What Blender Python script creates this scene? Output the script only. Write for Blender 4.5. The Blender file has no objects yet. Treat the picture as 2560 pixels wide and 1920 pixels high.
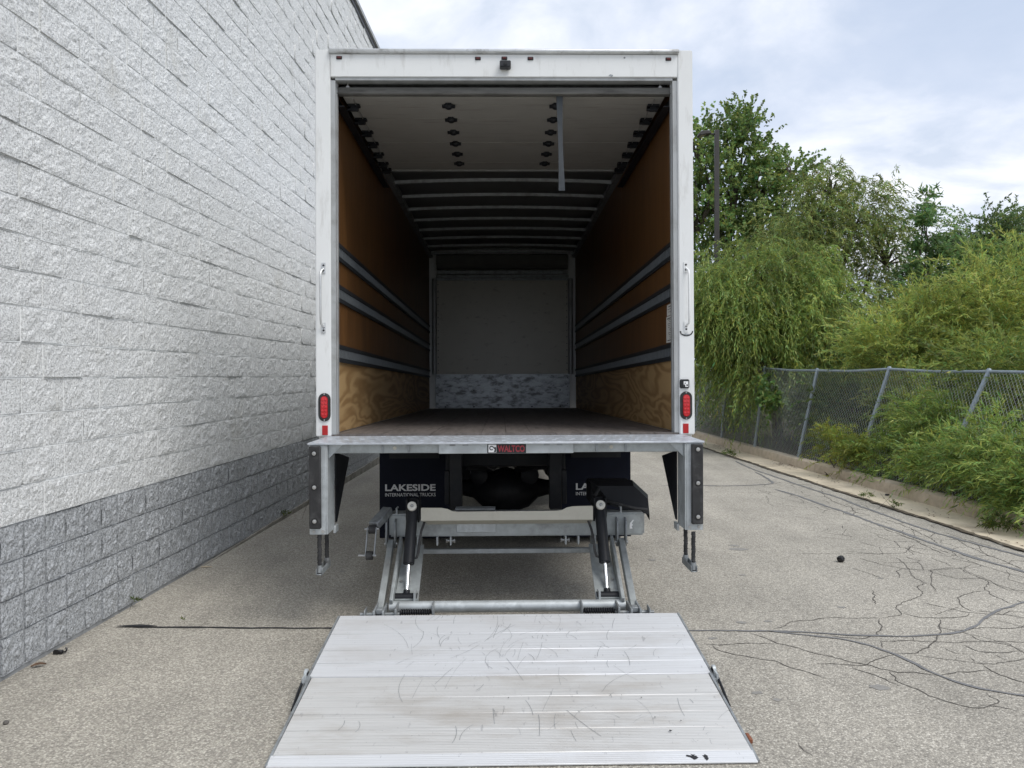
import bpy, bmesh, math, random
import numpy as np
from mathutils import Vector, Matrix

random.seed(7)
rng = np.random.default_rng(11)
scene = bpy.context.scene
COL = scene.collection
R = math.radians

# ------------------------------------------------------------------ camera, sky, sun, exposure
cam_d = bpy.data.cameras.new('camera')
cam = bpy.data.objects.new('camera', cam_d)
COL.objects.link(cam)
cam_d.sensor_width = 36.0
cam_d.lens = 36.0 * 1923.0 / 2560.0
cam_d.clip_start = 0.05
cam_d.clip_end = 3000.0


def cam_axes(yaw, pitch, roll):
    cy, sy, cp, sp = math.cos(yaw), math.sin(yaw), math.cos(pitch), math.sin(pitch)
    fw = Vector((sy * cp, cy * cp, sp))
    r = Vector((cy, -sy, 0))
    u = r.cross(fw)
    c, s = math.cos(roll), math.sin(roll)
    return c * r - s * u, s * r + c * u, fw


_r, _u, _f = cam_axes(R(0.85), R(-0.65), R(0.248))
cam.matrix_world = Matrix(((_r.x, _u.x, -_f.x, 0), (_r.y, _u.y, -_f.y, 0), (_r.z, _u.z, -_f.z, 1.6), (0, 0, 0, 1)))
scene.camera = cam

SUN_ELEV, SUN_AZ = R(56), R(128)          # azimuth clockwise from +Y: behind the camera, to its right
world = bpy.data.worlds.new('World')
scene.world = world
world.use_nodes = True
wn, wl = world.node_tree.nodes, world.node_tree.links
wn.clear()


def N(nodes, t, **kw):
    n = nodes.new(t)
    for k, v in kw.items():
        setattr(n, k, v)
    return n


w_out = N(wn, 'ShaderNodeOutputWorld')
w_bg = N(wn, 'ShaderNodeBackground')
w_bg.inputs['Strength'].default_value = 0.1
w_sky = N(wn, 'ShaderNodeTexSky', sky_type='NISHITA', sun_disc=False)
w_sky.sun_elevation = SUN_ELEV
w_sky.sun_rotation = SUN_AZ
w_sky.air_density = 1.0
w_sky.dust_density = 2.0
w_tc = N(wn, 'ShaderNodeTexCoord')
w_sep = N(wn, 'ShaderNodeSeparateXYZ')
w_abs = N(wn, 'ShaderNodeMath', operation='ABSOLUTE')
w_add = N(wn, 'ShaderNodeMath', operation='ADD')
w_add.inputs[1].default_value = 0.22
w_dx = N(wn, 'ShaderNodeMath', operation='DIVIDE')
w_dy = N(wn, 'ShaderNodeMath', operation='DIVIDE')
w_comb = N(wn, 'ShaderNodeCombineXYZ')
w_n1 = N(wn, 'ShaderNodeTexNoise')
w_n1.inputs['Scale'].default_value = 1.15
w_n1.inputs['Detail'].default_value = 9
w_n1.inputs['Roughness'].default_value = 0.55
w_n1.inputs['Distortion'].default_value = 0.25
w_ramp = N(wn, 'ShaderNodeValToRGB')
w_ramp.color_ramp.interpolation = 'EASE'
e = w_ramp.color_ramp.elements
e[0].position, e[0].color = 0.36, (0.20, 0.20, 0.20, 1)
e[1].position, e[1].color = 0.60, (1, 1, 1, 1)
w_n2 = N(wn, 'ShaderNodeTexNoise')
w_n2.inputs['Scale'].default_value = 3.0
w_n2.inputs['Detail'].default_value = 8
w_n2.inputs['Roughness'].default_value = 0.55
w_n2.inputs['Distortion'].default_value = 0.4
w_ccol = N(wn, 'ShaderNodeValToRGB')
e = w_ccol.color_ramp.elements
e[0].position, e[0].color = 0.37, (4.9, 5.45, 6.4, 1)
e[1].position, e[1].color = 0.63, (7.9, 8.0, 8.45, 1)
w_blue = N(wn, 'ShaderNodeMix', data_type='RGBA')
w_blue.inputs[0].default_value = 0.8
w_blue.inputs[7].default_value = (4.3, 5.0, 6.3, 1)
w_mix = N(wn, 'ShaderNodeMix', data_type='RGBA')
wl.new(w_tc.outputs['Generated'], w_sep.inputs[0])
wl.new(w_sep.outputs['Z'], w_abs.inputs[0])
wl.new(w_abs.outputs[0], w_add.inputs[0])
wl.new(w_sep.outputs['X'], w_dx.inputs[0])
wl.new(w_add.outputs[0], w_dx.inputs[1])
wl.new(w_sep.outputs['Y'], w_dy.inputs[0])
wl.new(w_add.outputs[0], w_dy.inputs[1])
wl.new(w_dx.outputs[0], w_comb.inputs[0])
wl.new(w_dy.outputs[0], w_comb.inputs[1])
wl.new(w_comb.outputs[0], w_n1.inputs['Vector'])
wl.new(w_comb.outputs[0], w_n2.inputs['Vector'])
wl.new(w_n1.outputs['Fac'], w_ramp.inputs[0])
wl.new(w_n2.outputs['Fac'], w_ccol.inputs[0])
wl.new(w_sky.outputs[0], w_blue.inputs[6])
wl.new(w_ramp.outputs[0], w_mix.inputs[0])
wl.new(w_blue.outputs[2], w_mix.inputs[6])
wl.new(w_ccol.outputs[0], w_mix.inputs[7])
wl.new(w_mix.outputs[2], w_bg.inputs[0])
wl.new(w_bg.outputs[0], w_out.inputs[0])

sun_d = bpy.data.lights.new('sun', 'SUN')
sun_d.energy = 1.5
sun_d.angle = R(30)
sun_d.color = (1.0, 0.97, 0.92)
sun = bpy.data.objects.new('sun', sun_d)
COL.objects.link(sun)
_d = Vector((math.sin(SUN_AZ) * math.cos(SUN_ELEV), math.cos(SUN_AZ) * math.cos(SUN_ELEV), math.sin(SUN_ELEV)))
sun.rotation_euler = _d.to_track_quat('Z', 'Y').to_euler()
sun.location = _d * 60

scene.view_settings.view_transform = 'Standard'
scene.view_settings.look = 'None'
scene.view_settings.exposure = 0.56
scene.view_settings.gamma = 1.0
scene.view_settings.use_curve_mapping = False
scene.cycles.max_bounces = 8
scene.cycles.diffuse_bounces = 4
scene.cycles.transparent_max_bounces = 8

# ------------------------------------------------------------------ materials
MATS = {}


def mat(name, col, rough=0.6, metal=0.0, var=0.12, scale=6.0, stretch=(1, 1, 1), bump=0.0, bscale=60.0,
        bdist=0.01, dirt=None, damount=0.6, dscale=3.0, dlo=0.5, dhi=0.7, dstretch=(1, 1, 1), spec=0.5, coat=0.0, rvar=0.0):
    """Principled material: noise-varied base colour, optional dirt patches and bump, all in world position."""
    m = bpy.data.materials.new(name)
    m.use_nodes = True
    nd, lk = m.node_tree.nodes, m.node_tree.links
    b = nd['Principled BSDF']
    b.inputs['Roughness'].default_value = rough
    b.inputs['Metallic'].default_value = metal
    b.inputs['Specular IOR Level'].default_value = spec
    b.inputs['Coat Weight'].default_value = coat
    g = N(nd, 'ShaderNodeNewGeometry')

    def noise(sc, st, det=5, ro=0.6):
        v = N(nd, 'ShaderNodeVectorMath', operation='MULTIPLY')
        v.inputs[1].default_value = (sc * st[0], sc * st[1], sc * st[2])
        lk.new(g.outputs['Position'], v.inputs[0])
        n = N(nd, 'ShaderNodeTexNoise')
        n.inputs['Scale'].default_value = 1.0
        n.inputs['Detail'].default_value = det
        n.inputs['Roughness'].default_value = ro
        lk.new(v.outputs[0], n.inputs['Vector'])
        return n
    n1 = noise(scale, stretch)
    rp = N(nd, 'ShaderNodeValToRGB')
    rp.color_ramp.elements[0].position, rp.color_ramp.elements[1].position = 0.25, 0.75
    rp.color_ramp.elements[0].color = [c * (1 - var) for c in col[:3]] + [1]
    rp.color_ramp.elements[1].color = [min(1, c * (1 + var)) for c in col[:3]] + [1]
    lk.new(n1.outputs['Fac'], rp.inputs[0])
    out = rp.outputs[0]
    if dirt is not None:
        n2 = noise(dscale, dstretch, 7, 0.65)
        mr = N(nd, 'ShaderNodeMapRange')
        mr.inputs[1].default_value, mr.inputs[2].default_value = dlo, dhi
        mr.inputs[3].default_value, mr.inputs[4].default_value = 0.0, damount
        lk.new(n2.outputs['Fac'], mr.inputs[0])
        mx = N(nd, 'ShaderNodeMix', data_type='RGBA')
        lk.new(mr.outputs[0], mx.inputs[0])
        lk.new(out, mx.inputs[6])
        mx.inputs[7].default_value = list(dirt[:3]) + [1]
        out = mx.outputs[2]
    lk.new(out, b.inputs['Base Color'])
    if rvar:
        mr = N(nd, 'ShaderNodeMapRange')
        mr.inputs[3].default_value, mr.inputs[4].default_value = rough - rvar, min(1, rough + rvar)
        lk.new(n1.outputs['Fac'], mr.inputs[0])
        lk.new(mr.outputs[0], b.inputs['Roughness'])
    if bump:
        n3 = noise(bscale, (1, 1, 1), 6, 0.6)
        bp = N(nd, 'ShaderNodeBump')
        bp.inputs['Strength'].default_value = bump
        bp.inputs['Distance'].default_value = bdist
        lk.new(n3.outputs['Fac'], bp.inputs['Height'])
        lk.new(bp.outputs[0], b.inputs['Normal'])
    MATS[name] = m
    return m


mat('white_paint', (0.79, 0.80, 0.795), rough=0.38, var=0.03, scale=3, dirt=(0.40, 0.385, 0.35), damount=0.6, dscale=5, dlo=0.54, dhi=0.8, dstretch=(3, 3, 0.6), rvar=.08)
mat('jamb_metal', (0.42, 0.43, 0.43), rough=0.5, metal=0.3, var=0.15, scale=4, stretch=(3, 3, .4), dirt=(0.18, 0.17, 0.15), damount=0.5, dscale=5)
mat('lip_metal', (0.62, 0.63, 0.63), rough=0.35, metal=0.6, var=0.15, scale=9, dirt=(.16, .15, .13), damount=.7, dscale=6, dlo=.52, dhi=.66)
mat('galvanised', (0.47, 0.50, 0.51), rough=0.48, metal=0.35, var=0.22, scale=28, dirt=(0.26, 0.27, 0.27), damount=0.6, dscale=7, rvar=0.1)
mat('galvanised_mid', (0.37, 0.395, 0.395), rough=0.5, metal=0.35, var=0.2, scale=18, dirt=(0.20, 0.20, 0.19), damount=0.7, dscale=6, rvar=0.1)
mat('galvanised_dark', (0.30, 0.32, 0.33), rough=0.5, metal=0.4, var=0.25, scale=24, dirt=(0.12, 0.11, 0.10), damount=0.7, dscale=8)
mat('tread_steel', (0.55, 0.58, 0.62), rough=0.42, metal=0.4, var=0.2, scale=60, stretch=(.3, 1, 1), dirt=(0.3, 0.31, 0.33), damount=0.6, dscale=9, bump=.4, bscale=70, bdist=.004)
mat('door_bar', (0.115, 0.112, 0.103), rough=0.6, metal=0.1, var=0.3, scale=10, stretch=(.4, 1, 3), dirt=(.045, .042, .038), damount=.8, dscale=9, dstretch=(.4, 1, 3))
mat('tan_steel', (0.50, 0.48, 0.41), rough=0.55, metal=0.2, var=0.08, scale=5, dirt=(.33, .31, .26), damount=.5, dscale=5)
mat('black_steel', (0.011, 0.012, 0.015), rough=0.5, var=0.3, scale=8, dirt=(0.035, 0.035, 0.035), damount=0.5, dscale=5, spec=0.28)
mat('header_dark', (0.16, 0.16, 0.15), rough=0.8, var=0.1, spec=0.2)
mat('black_rubber', (0.025, 0.025, 0.026), rough=0.75, var=0.3, scale=14, dirt=(0.12, 0.12, 0.12), damount=0.45, dscale=12)
mat('mud_flap_rubber', (0.005, 0.007, 0.016), rough=0.6, var=0.2, scale=5, spec=0.15)
mat('chrome', (0.85, 0.86, 0.88), rough=0.12, metal=1.0, var=0.03)
mat('bolt_metal', (0.45, 0.45, 0.44), rough=0.4, metal=0.7, var=0.2, scale=40)
mat('nylon_white', (0.72, 0.70, 0.63), rough=0.5, var=0.12, scale=20)
mat('red_lens', (0.55, 0.012, 0.018), rough=0.18, var=0.15, scale=40, coat=0.6)
mat('red_reflector', (0.42, 0.014, 0.016), rough=0.3, var=0.1, scale=60)
mat('marker_lens', (0.10, 0.014, 0.012), rough=0.3, var=0.1)
mat('lining_wood', (0.150, 0.069, 0.022), rough=0.42, var=0.35, scale=5, stretch=(3, 3, .35), dirt=(0.10, 0.045, 0.018), damount=0.7, dscale=2.5, dstretch=(2, 2, .4), dlo=.45, dhi=.75)
mat('e_track_steel', (0.032, 0.036, 0.041), rough=0.5, metal=0.3, var=0.3, scale=20)
mat('e_track_bar', (0.16, 0.175, 0.185), rough=0.45, metal=0.3, var=0.15, scale=20)
mat('floor_wood', (0.140, 0.122, 0.112), rough=0.6, var=0.3, scale=7, stretch=(6, .6, 1), dirt=(0.05, 0.042, 0.038), damount=0.6, dscale=4, dstretch=(4, .7, 1))
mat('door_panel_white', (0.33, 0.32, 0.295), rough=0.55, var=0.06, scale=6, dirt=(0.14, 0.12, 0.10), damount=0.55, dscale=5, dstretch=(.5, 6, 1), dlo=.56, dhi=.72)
mat('roof_skin', (0.16, 0.165, 0.165), rough=0.35, var=0.12, scale=3)
mat('front_panel_khaki', (0.52, 0.495, 0.42), rough=0.33, var=0.06, scale=2, dirt=(0.16, 0.13, 0.10), damount=0.5, dscale=6, dstretch=(1, 1, 2), dlo=.58, dhi=.7)
mat('kick_plate_steel', (0.33, 0.355, 0.375), rough=0.38, metal=0.5, var=0.3, scale=12, stretch=(.7, 1, 1.5), dirt=(0.06, 0.06, 0.06), damount=0.8, dscale=9, dstretch=(.7, 1, 1.4), dlo=.48, dhi=.62)
mat('strap_grey', (0.042, 0.049, 0.056), rough=0.8, var=0.15, scale=30)
mat('paper_label', (0.66, 0.66, 0.63), rough=0.6, var=0.05)
mat('ink_black', (0.012, 0.012, 0.013), rough=0.5, var=0.0)
mat('ink_white', (0.80, 0.80, 0.80), rough=0.5, var=0.03)
mat('ink_grey', (0.60, 0.61, 0.62), rough=0.5, var=0.05)
mat('badge_red', (0.33, 0.035, 0.050), rough=0.45, var=0.25, scale=60)
mat('orange_tape', (0.22, 0.075, 0.035), rough=0.6, var=0.2, scale=30)
mat('tyre', (0.018, 0.018, 0.018), rough=0.85, var=0.3, scale=10)
mat('coping_dark', (0.022, 0.022, 0.024), rough=0.4, var=0.1)
mat('mortar_white', (0.78, 0.79, 0.785), rough=0.8, var=0.06, scale=12, bump=.2, bscale=60, bdist=.004)
mat('mortar_grey', (0.27, 0.28, 0.29), rough=0.8, var=0.15, scale=12)
mat('footing_concrete', (0.30, 0.285, 0.25), rough=0.9, var=0.25, scale=6, dirt=(.10, .09, .07), damount=.7, dscale=4)
mat('gutter_concrete', (0.63, 0.545, 0.41), rough=0.85, var=0.12, scale=30, dirt=(0.27, 0.22, 0.16), damount=0.7, dscale=1.6, bump=.15, bscale=90, bdist=.004)
mat('kerb_concrete', (0.47, 0.395, 0.30), rough=0.9, var=0.2, scale=9, dirt=(0.27, 0.21, 0.15), damount=0.6, dscale=2.5, dstretch=(1, .5, 3), bump=.25, bscale=80, bdist=.005)
mat('kerb_dirt', (0.11, 0.09, 0.065), rough=0.95, var=0.4, scale=20, bump=.5, bscale=50, bdist=.02)
mat('crack_sealant', (0.165, 0.163, 0.165), rough=0.6, var=0.2, scale=12)
mat('crack_open', (0.085, 0.077, 0.068), rough=0.9, var=0.3, scale=20)
mat('tar_black', (0.018, 0.018, 0.020), rough=0.5, var=0.2, scale=12)
mat('oil_spot', (0.25, 0.24, 0.222), rough=0.7, var=0.2, scale=30)
mat('soil', (0.075, 0.062, 0.040), rough=0.95, var=0.35, scale=5, dirt=(0.05, 0.075, 0.022), damount=0.9, dscale=1.2, bump=.5, bscale=20, bdist=.03)
mat('grass_far', (0.055, 0.075, 0.025), rough=0.95, var=0.35, scale=1.2)
mat('fence_steel', (0.27, 0.32, 0.36), rough=0.5, metal=0.4, var=0.15, scale=14, dirt=(.2, .21, .21), damount=.5, dscale=5)
mat('fence_wire', (0.50, 0.53, 0.53), rough=0.5, metal=0.4, var=0.15, scale=6)
mat('pole_bronze', (0.045, 0.040, 0.036), rough=0.5, var=0.15, scale=3)
mat('bark', (0.085, 0.068, 0.050), rough=0.9, var=0.4, scale=14, stretch=(1, 1, .3), bump=.5, bscale=30, bdist=.02)
mat('dead_leaf', (0.11, 0.062, 0.036), rough=0.8, var=0.4, scale=30)
mat('dry_stick', (0.42, 0.36, 0.27), rough=0.8, var=0.2, scale=30)
mat('stone_grey', (0.12, 0.11, 0.10), rough=0.9, var=0.3, scale=30)
mat('dark_plastic', (0.012, 0.012, 0.014), rough=0.3, var=0.1)
mat('lamp_glass', (0.35, 0.30, 0.22), rough=0.25, var=0.1)


def mat_splitface(name, lo, hi, stain, pit_shade_mottle):
    m = bpy.data.materials.new(name)
    m.use_nodes = True
    nd, lk = m.node_tree.nodes, m.node_tree.links
    b = nd['Principled BSDF']
    b.inputs['Roughness'].default_value = 0.62
    g = N(nd, 'ShaderNodeNewGeometry')

    def noise(sc, det, ro):
        n = N(nd, 'ShaderNodeTexNoise')
        n.inputs['Scale'].default_value = sc
        n.inputs['Detail'].default_value = det
        n.inputs['Roughness'].default_value = ro
        lk.new(g.outputs['Position'], n.inputs['Vector'])
        return n
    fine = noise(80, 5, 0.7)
    coarse = noise(34, 5, 0.66)
    stn = noise(1.3, 8, 0.62)
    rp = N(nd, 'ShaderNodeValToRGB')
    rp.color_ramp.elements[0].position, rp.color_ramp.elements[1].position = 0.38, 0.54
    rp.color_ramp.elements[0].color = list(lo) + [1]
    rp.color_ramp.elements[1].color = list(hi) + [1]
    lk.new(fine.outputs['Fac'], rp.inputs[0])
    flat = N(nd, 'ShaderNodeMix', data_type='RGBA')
    flat.inputs[0].default_value = pit_shade_mottle
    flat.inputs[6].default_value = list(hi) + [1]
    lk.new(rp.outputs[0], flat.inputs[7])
    mr = N(nd, 'ShaderNodeMapRange')
    mr.inputs[1].default_value, mr.inputs[2].default_value = 0.60, 0.78
    mr.inputs[4].default_value = 0.55
    lk.new(stn.outputs['Fac'], mr.inputs[0])
    mx = N(nd, 'ShaderNodeMix', data_type='RGBA')
    lk.new(mr.outputs[0], mx.inputs[0])
    lk.new(flat.outputs[2], mx.inputs[6])
    mx.inputs[7].default_value = list(stain) + [1]
    lk.new(mx.outputs[2], b.inputs['Base Color'])
    ad = N(nd, 'ShaderNodeMath', operation='MULTIPLY_ADD')
    ad.inputs[1].default_value = 0.55
    lk.new(fine.outputs['Fac'], ad.inputs[0])
    lk.new(coarse.outputs['Fac'], ad.inputs[2])
    bp = N(nd, 'ShaderNodeBump')
    bp.inputs['Strength'].default_value = 1.0
    bp.inputs['Distance'].default_value = 0.018
    lk.new(ad.outputs[0], bp.inputs['Height'])
    lk.new(bp.outputs[0], b.inputs['Normal'])
    MATS[name] = m


mat_splitface('split_face_white', (0.44, 0.45, 0.445), (0.90, 0.91, 0.905), (0.50, 0.48, 0.41), 0.8)  # dark mottle: pit shade painted into the base colour, with a little dirt
mat_splitface('split_face_grey', (0.17, 0.18, 0.19), (0.52, 0.54, 0.56), (0.24, 0.24, 0.23), 0.9)


def mat_asphalt():
    m = bpy.data.materials.new('asphalt')
    m.use_nodes = True
    nd, lk = m.node_tree.nodes, m.node_tree.links
    b = nd['Principled BSDF']
    b.inputs['Roughness'].default_value = 0.85
    g = N(nd, 'ShaderNodeNewGeometry')
    vo = N(nd, 'ShaderNodeTexVoronoi')
    vo.inputs['Scale'].default_value = 112
    lk.new(g.outputs['Position'], vo.inputs['Vector'])
    sx = N(nd, 'ShaderNodeSeparateColor')
    lk.new(vo.outputs['Color'], sx.inputs[0])
    rp = N(nd, 'ShaderNodeValToRGB')
    el = rp.color_ramp.elements
    el[0].position, el[0].color = 0.0, (0.225, 0.207, 0.18, 1)
    el[1].position, el[1].color = 1.0, (0.64, 0.605, 0.53, 1)
    k = el.new(0.35)
    k.color = (0.37, 0.343, 0.295, 1)
    k = el.new(0.75)
    k.color = (0.47, 0.437, 0.375, 1)
    lk.new(sx.outputs[0], rp.inputs[0])
    # the binder between the stones is darker
    mr = N(nd, 'ShaderNodeMapRange')
    mr.inputs[1].default_value, mr.inputs[2].default_value = 0.25, 0.75
    mr.inputs[3].default_value, mr.inputs[4].default_value = 0.0, 0.6
    lk.new(vo.outputs['Distance'], mr.inputs[0])
    mx = N(nd, 'ShaderNodeMix', data_type='RGBA')
    lk.new(mr.outputs[0], mx.inputs[0])
    lk.new(rp.outputs[0], mx.inputs[6])
    mx.inputs[7].default_value = (0.20, 0.186, 0.163, 1)
    # broad patches of wear
    n1 = N(nd, 'ShaderNodeTexNoise')
    n1.inputs['Scale'].default_value = 0.9
    n1.inputs['Detail'].default_value = 7
    n1.inputs['Roughness'].default_value = 0.6
    lk.new(g.outputs['Position'], n1.inputs['Vector'])
    mp = N(nd, 'ShaderNodeMapRange')
    mp.inputs[1].default_value, mp.inputs[2].default_value = 0.3, 0.7
    mp.inputs[3].default_value, mp.inputs[4].default_value = 0.74, 1.20
    n2 = N(nd, 'ShaderNodeTexNoise')
    n2.inputs['Scale'].default_value = 1.0
    n2.inputs['Detail'].default_value = 5
    vs_ = N(nd, 'ShaderNodeVectorMath', operation='MULTIPLY')
    vs_.inputs[1].default_value = (3.4, .35, 1)
    lk.new(g.outputs['Position'], vs_.inputs[0])
    lk.new(vs_.outputs[0], n2.inputs['Vector'])
    av = N(nd, 'ShaderNodeMix', data_type='FLOAT')
    av.inputs[0].default_value = 0.4
    lk.new(n1.outputs['Fac'], av.inputs[2])
    lk.new(n2.outputs['Fac'], av.inputs[3])
    lk.new(av.outputs[0], mp.inputs[0])
    mu = N(nd, 'ShaderNodeMix', data_type='RGBA', blend_type='MULTIPLY')
    mu.inputs[0].default_value = 1
    lk.new(mx.outputs[2], mu.inputs[6])
    lk.new(mp.outputs[0], mu.inputs[7])
    wm = N(nd, 'ShaderNodeMix', data_type='RGBA', blend_type='MULTIPLY')
    wm.inputs[0].default_value = 1
    wm.inputs[7].default_value = (1.035, 1.035, 1.025, 1)
    lk.new(mu.outputs[2], wm.inputs[6])
    lk.new(wm.outputs[2], b.inputs['Base Color'])
    bp = N(nd, 'ShaderNodeBump')
    bp.inputs['Strength'].default_value = 0.6
    bp.inputs['Distance'].default_value = 0.006
    bp.invert = True
    lk.new(vo.outputs['Distance'], bp.inputs['Height'])
    lk.new(bp.outputs[0], b.inputs['Normal'])
    MATS['asphalt'] = m


mat_asphalt()


def mat_plywood():
    m = bpy.data.materials.new('plywood')
    m.use_nodes = True
    nd, lk = m.node_tree.nodes, m.node_tree.links
    b = nd['Principled BSDF']
    b.inputs['Roughness'].default_value = 0.55
    g = N(nd, 'ShaderNodeNewGeometry')
    v = N(nd, 'ShaderNodeVectorMath', operation='MULTIPLY')
    v.inputs[1].default_value = (2.0, .42, 2.3)
    lk.new(g.outputs['Position'], v.inputs[0])
    n = N(nd, 'ShaderNodeTexNoise')
    n.inputs['Scale'].default_value = 1.0
    n.inputs['Detail'].default_value = 3.5
    n.inputs['Roughness'].default_value = 0.45
    n.inputs['Distortion'].default_value = 0.7
    lk.new(v.outputs[0], n.inputs['Vector'])
    mu = N(nd, 'ShaderNodeMath', operation='MULTIPLY')
    mu.inputs[1].default_value = 75
    lk.new(n.outputs['Fac'], mu.inputs[0])
    si = N(nd, 'ShaderNodeMath', operation='SINE')
    lk.new(mu.outputs[0], si.inputs[0])
    rp = N(nd, 'ShaderNodeValToRGB')
    el = rp.color_ramp.elements
    el[0].position, el[0].color = 0.0, (0.29, 0.172, 0.07, 1)
    el[1].position, el[1].color = 0.85, (0.46, 0.305, 0.145, 1)
    mr = N(nd, 'ShaderNodeMapRange')
    mr.inputs[1].default_value, mr.inputs[2].default_value = -1, 1
    lk.new(si.outputs[0], mr.inputs[0])
    lk.new(mr.outputs[0], rp.inputs[0])
    lk.new(rp.outputs[0], b.inputs['Base Color'])
    MATS['plywood'] = m


mat_plywood()


def mat_aluminium(name, col, dirt_amount):
    """Extruded aluminium deck: fine ribs across the truck, long streaks, scuffs and short scratches."""
    m = bpy.data.materials.new(name)
    m.use_nodes = True
    nd, lk = m.node_tree.nodes, m.node_tree.links
    b = nd['Principled BSDF']
    b.inputs['Roughness'].default_value = 0.5
    b.inputs['Metallic'].default_value = 0.25
    g = N(nd, 'ShaderNodeNewGeometry')

    def noise(v3, det, ro):
        v = N(nd, 'ShaderNodeVectorMath', operation='MULTIPLY')
        v.inputs[1].default_value = v3
        lk.new(g.outputs['Position'], v.inputs[0])
        n = N(nd, 'ShaderNodeTexNoise')
        n.inputs['Scale'].default_value = 1.0
        n.inputs['Detail'].default_value = det
        n.inputs['Roughness'].default_value = ro
        lk.new(v.outputs[0], n.inputs['Vector'])
        return n

    def darken(inp, n, lo, hi, amt, c):
        mr = N(nd, 'ShaderNodeMapRange')
        mr.inputs[1].default_value, mr.inputs[2].default_value = lo, hi
        mr.inputs[4].default_value = amt
        lk.new(n.outputs['Fac'], mr.inputs[0])
        mx = N(nd, 'ShaderNodeMix', data_type='RGBA')
        lk.new(mr.outputs[0], mx.inputs[0])
        if isinstance(inp, tuple):
            mx.inputs[6].default_value = list(inp) + [1]
        else:
            lk.new(inp, mx.inputs[6])
        mx.inputs[7].default_value = list(c) + [1]
        return mx.outputs[2]
    o = darken(tuple(col), noise((1.2, 90, 1), 3, 0.6), 0.45, 0.75, 0.35 + dirt_amount * .3, [c * .62 for c in col])
    o = darken(o, noise((1.6, 4.5, 1), 7, 0.65), 0.48, 0.75, 0.25 + dirt_amount, (0.42, 0.385, 0.34))
    o = darken(o, noise((26, 9, 1), 4, 0.7), 0.63, 0.70, 0.45, (0.22, 0.22, 0.23))
    o = darken(o, noise((90, 90, 1), 2, 0.5), 0.72, 0.76, dirt_amount, (0.10, 0.10, 0.10))
    lk.new(o, b.inputs['Base Color'])
    wv = N(nd, 'ShaderNodeTexWave', bands_direction='Y')
    wv.inputs['Scale'].default_value = 26
    lk.new(g.outputs['Position'], wv.inputs['Vector'])
    bp = N(nd, 'ShaderNodeBump')
    bp.inputs['Strength'].default_value = 0.25
    bp.inputs['Distance'].default_value = 0.003
    lk.new(wv.outputs['Fac'], bp.inputs['Height'])
    lk.new(bp.outputs[0], b.inputs['Normal'])
    MATS[name] = m


mat_aluminium('deck_aluminium', (0.70, 0.71, 0.725), 0.18)
mat_aluminium('ramp_aluminium', (0.63, 0.625, 0.61), 0.6)


def mat_leaf(name, trans=0.35, rough=0.5):
    m = bpy.data.materials.new(name)
    m.use_nodes = True
    nd, lk = m.node_tree.nodes, m.node_tree.links
    b = nd['Principled BSDF']
    b.inputs['Roughness'].default_value = rough
    at = N(nd, 'ShaderNodeAttribute', attribute_name='tint')
    tr = N(nd, 'ShaderNodeBsdfTranslucent')
    mx = N(nd, 'ShaderNodeMixShader')
    mx.inputs[0].default_value = trans
    lk.new(at.outputs['Color'], b.inputs['Base Color'])
    lk.new(at.outputs['Color'], tr.inputs['Color'])
    lk.new(b.outputs[0], mx.inputs[1])
    lk.new(tr.outputs[0], mx.inputs[2])
    lk.new(mx.outputs[0], nd['Material Output'].inputs['Surface'])
    MATS[name] = m


mat_leaf('leaf', 0.5)

# ------------------------------------------------------------------ mesh helpers


def add(o, parent=None, inv=None):
    COL.objects.link(o)
    if parent is not None:
        o.parent = parent
        if inv is not None:
            o.matrix_parent_inverse = inv
    return o


def empty(name, loc=(0, 0, 0), rot=(0, 0, 0)):
    o = bpy.data.objects.new(name, None)
    COL.objects.link(o)
    o.location = loc
    o.rotation_euler = rot
    o.empty_display_size = 0.2
    return o


def tag(o, label=None, cat=None, group=None, kind=None):
    if label:
        o['label'] = label
    if cat:
        o['category'] = cat
    if group:
        o['group'] = group
    if kind:
        o['kind'] = kind
    return o


def basis(d):
    d = Vector(d).normalized()
    a = Vector((0, 0, 1)) if abs(d.z) < 0.95 else Vector((1, 0, 0))
    s = d.cross(a).normalized()
    return s, d.cross(s).normalized(), d


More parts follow.
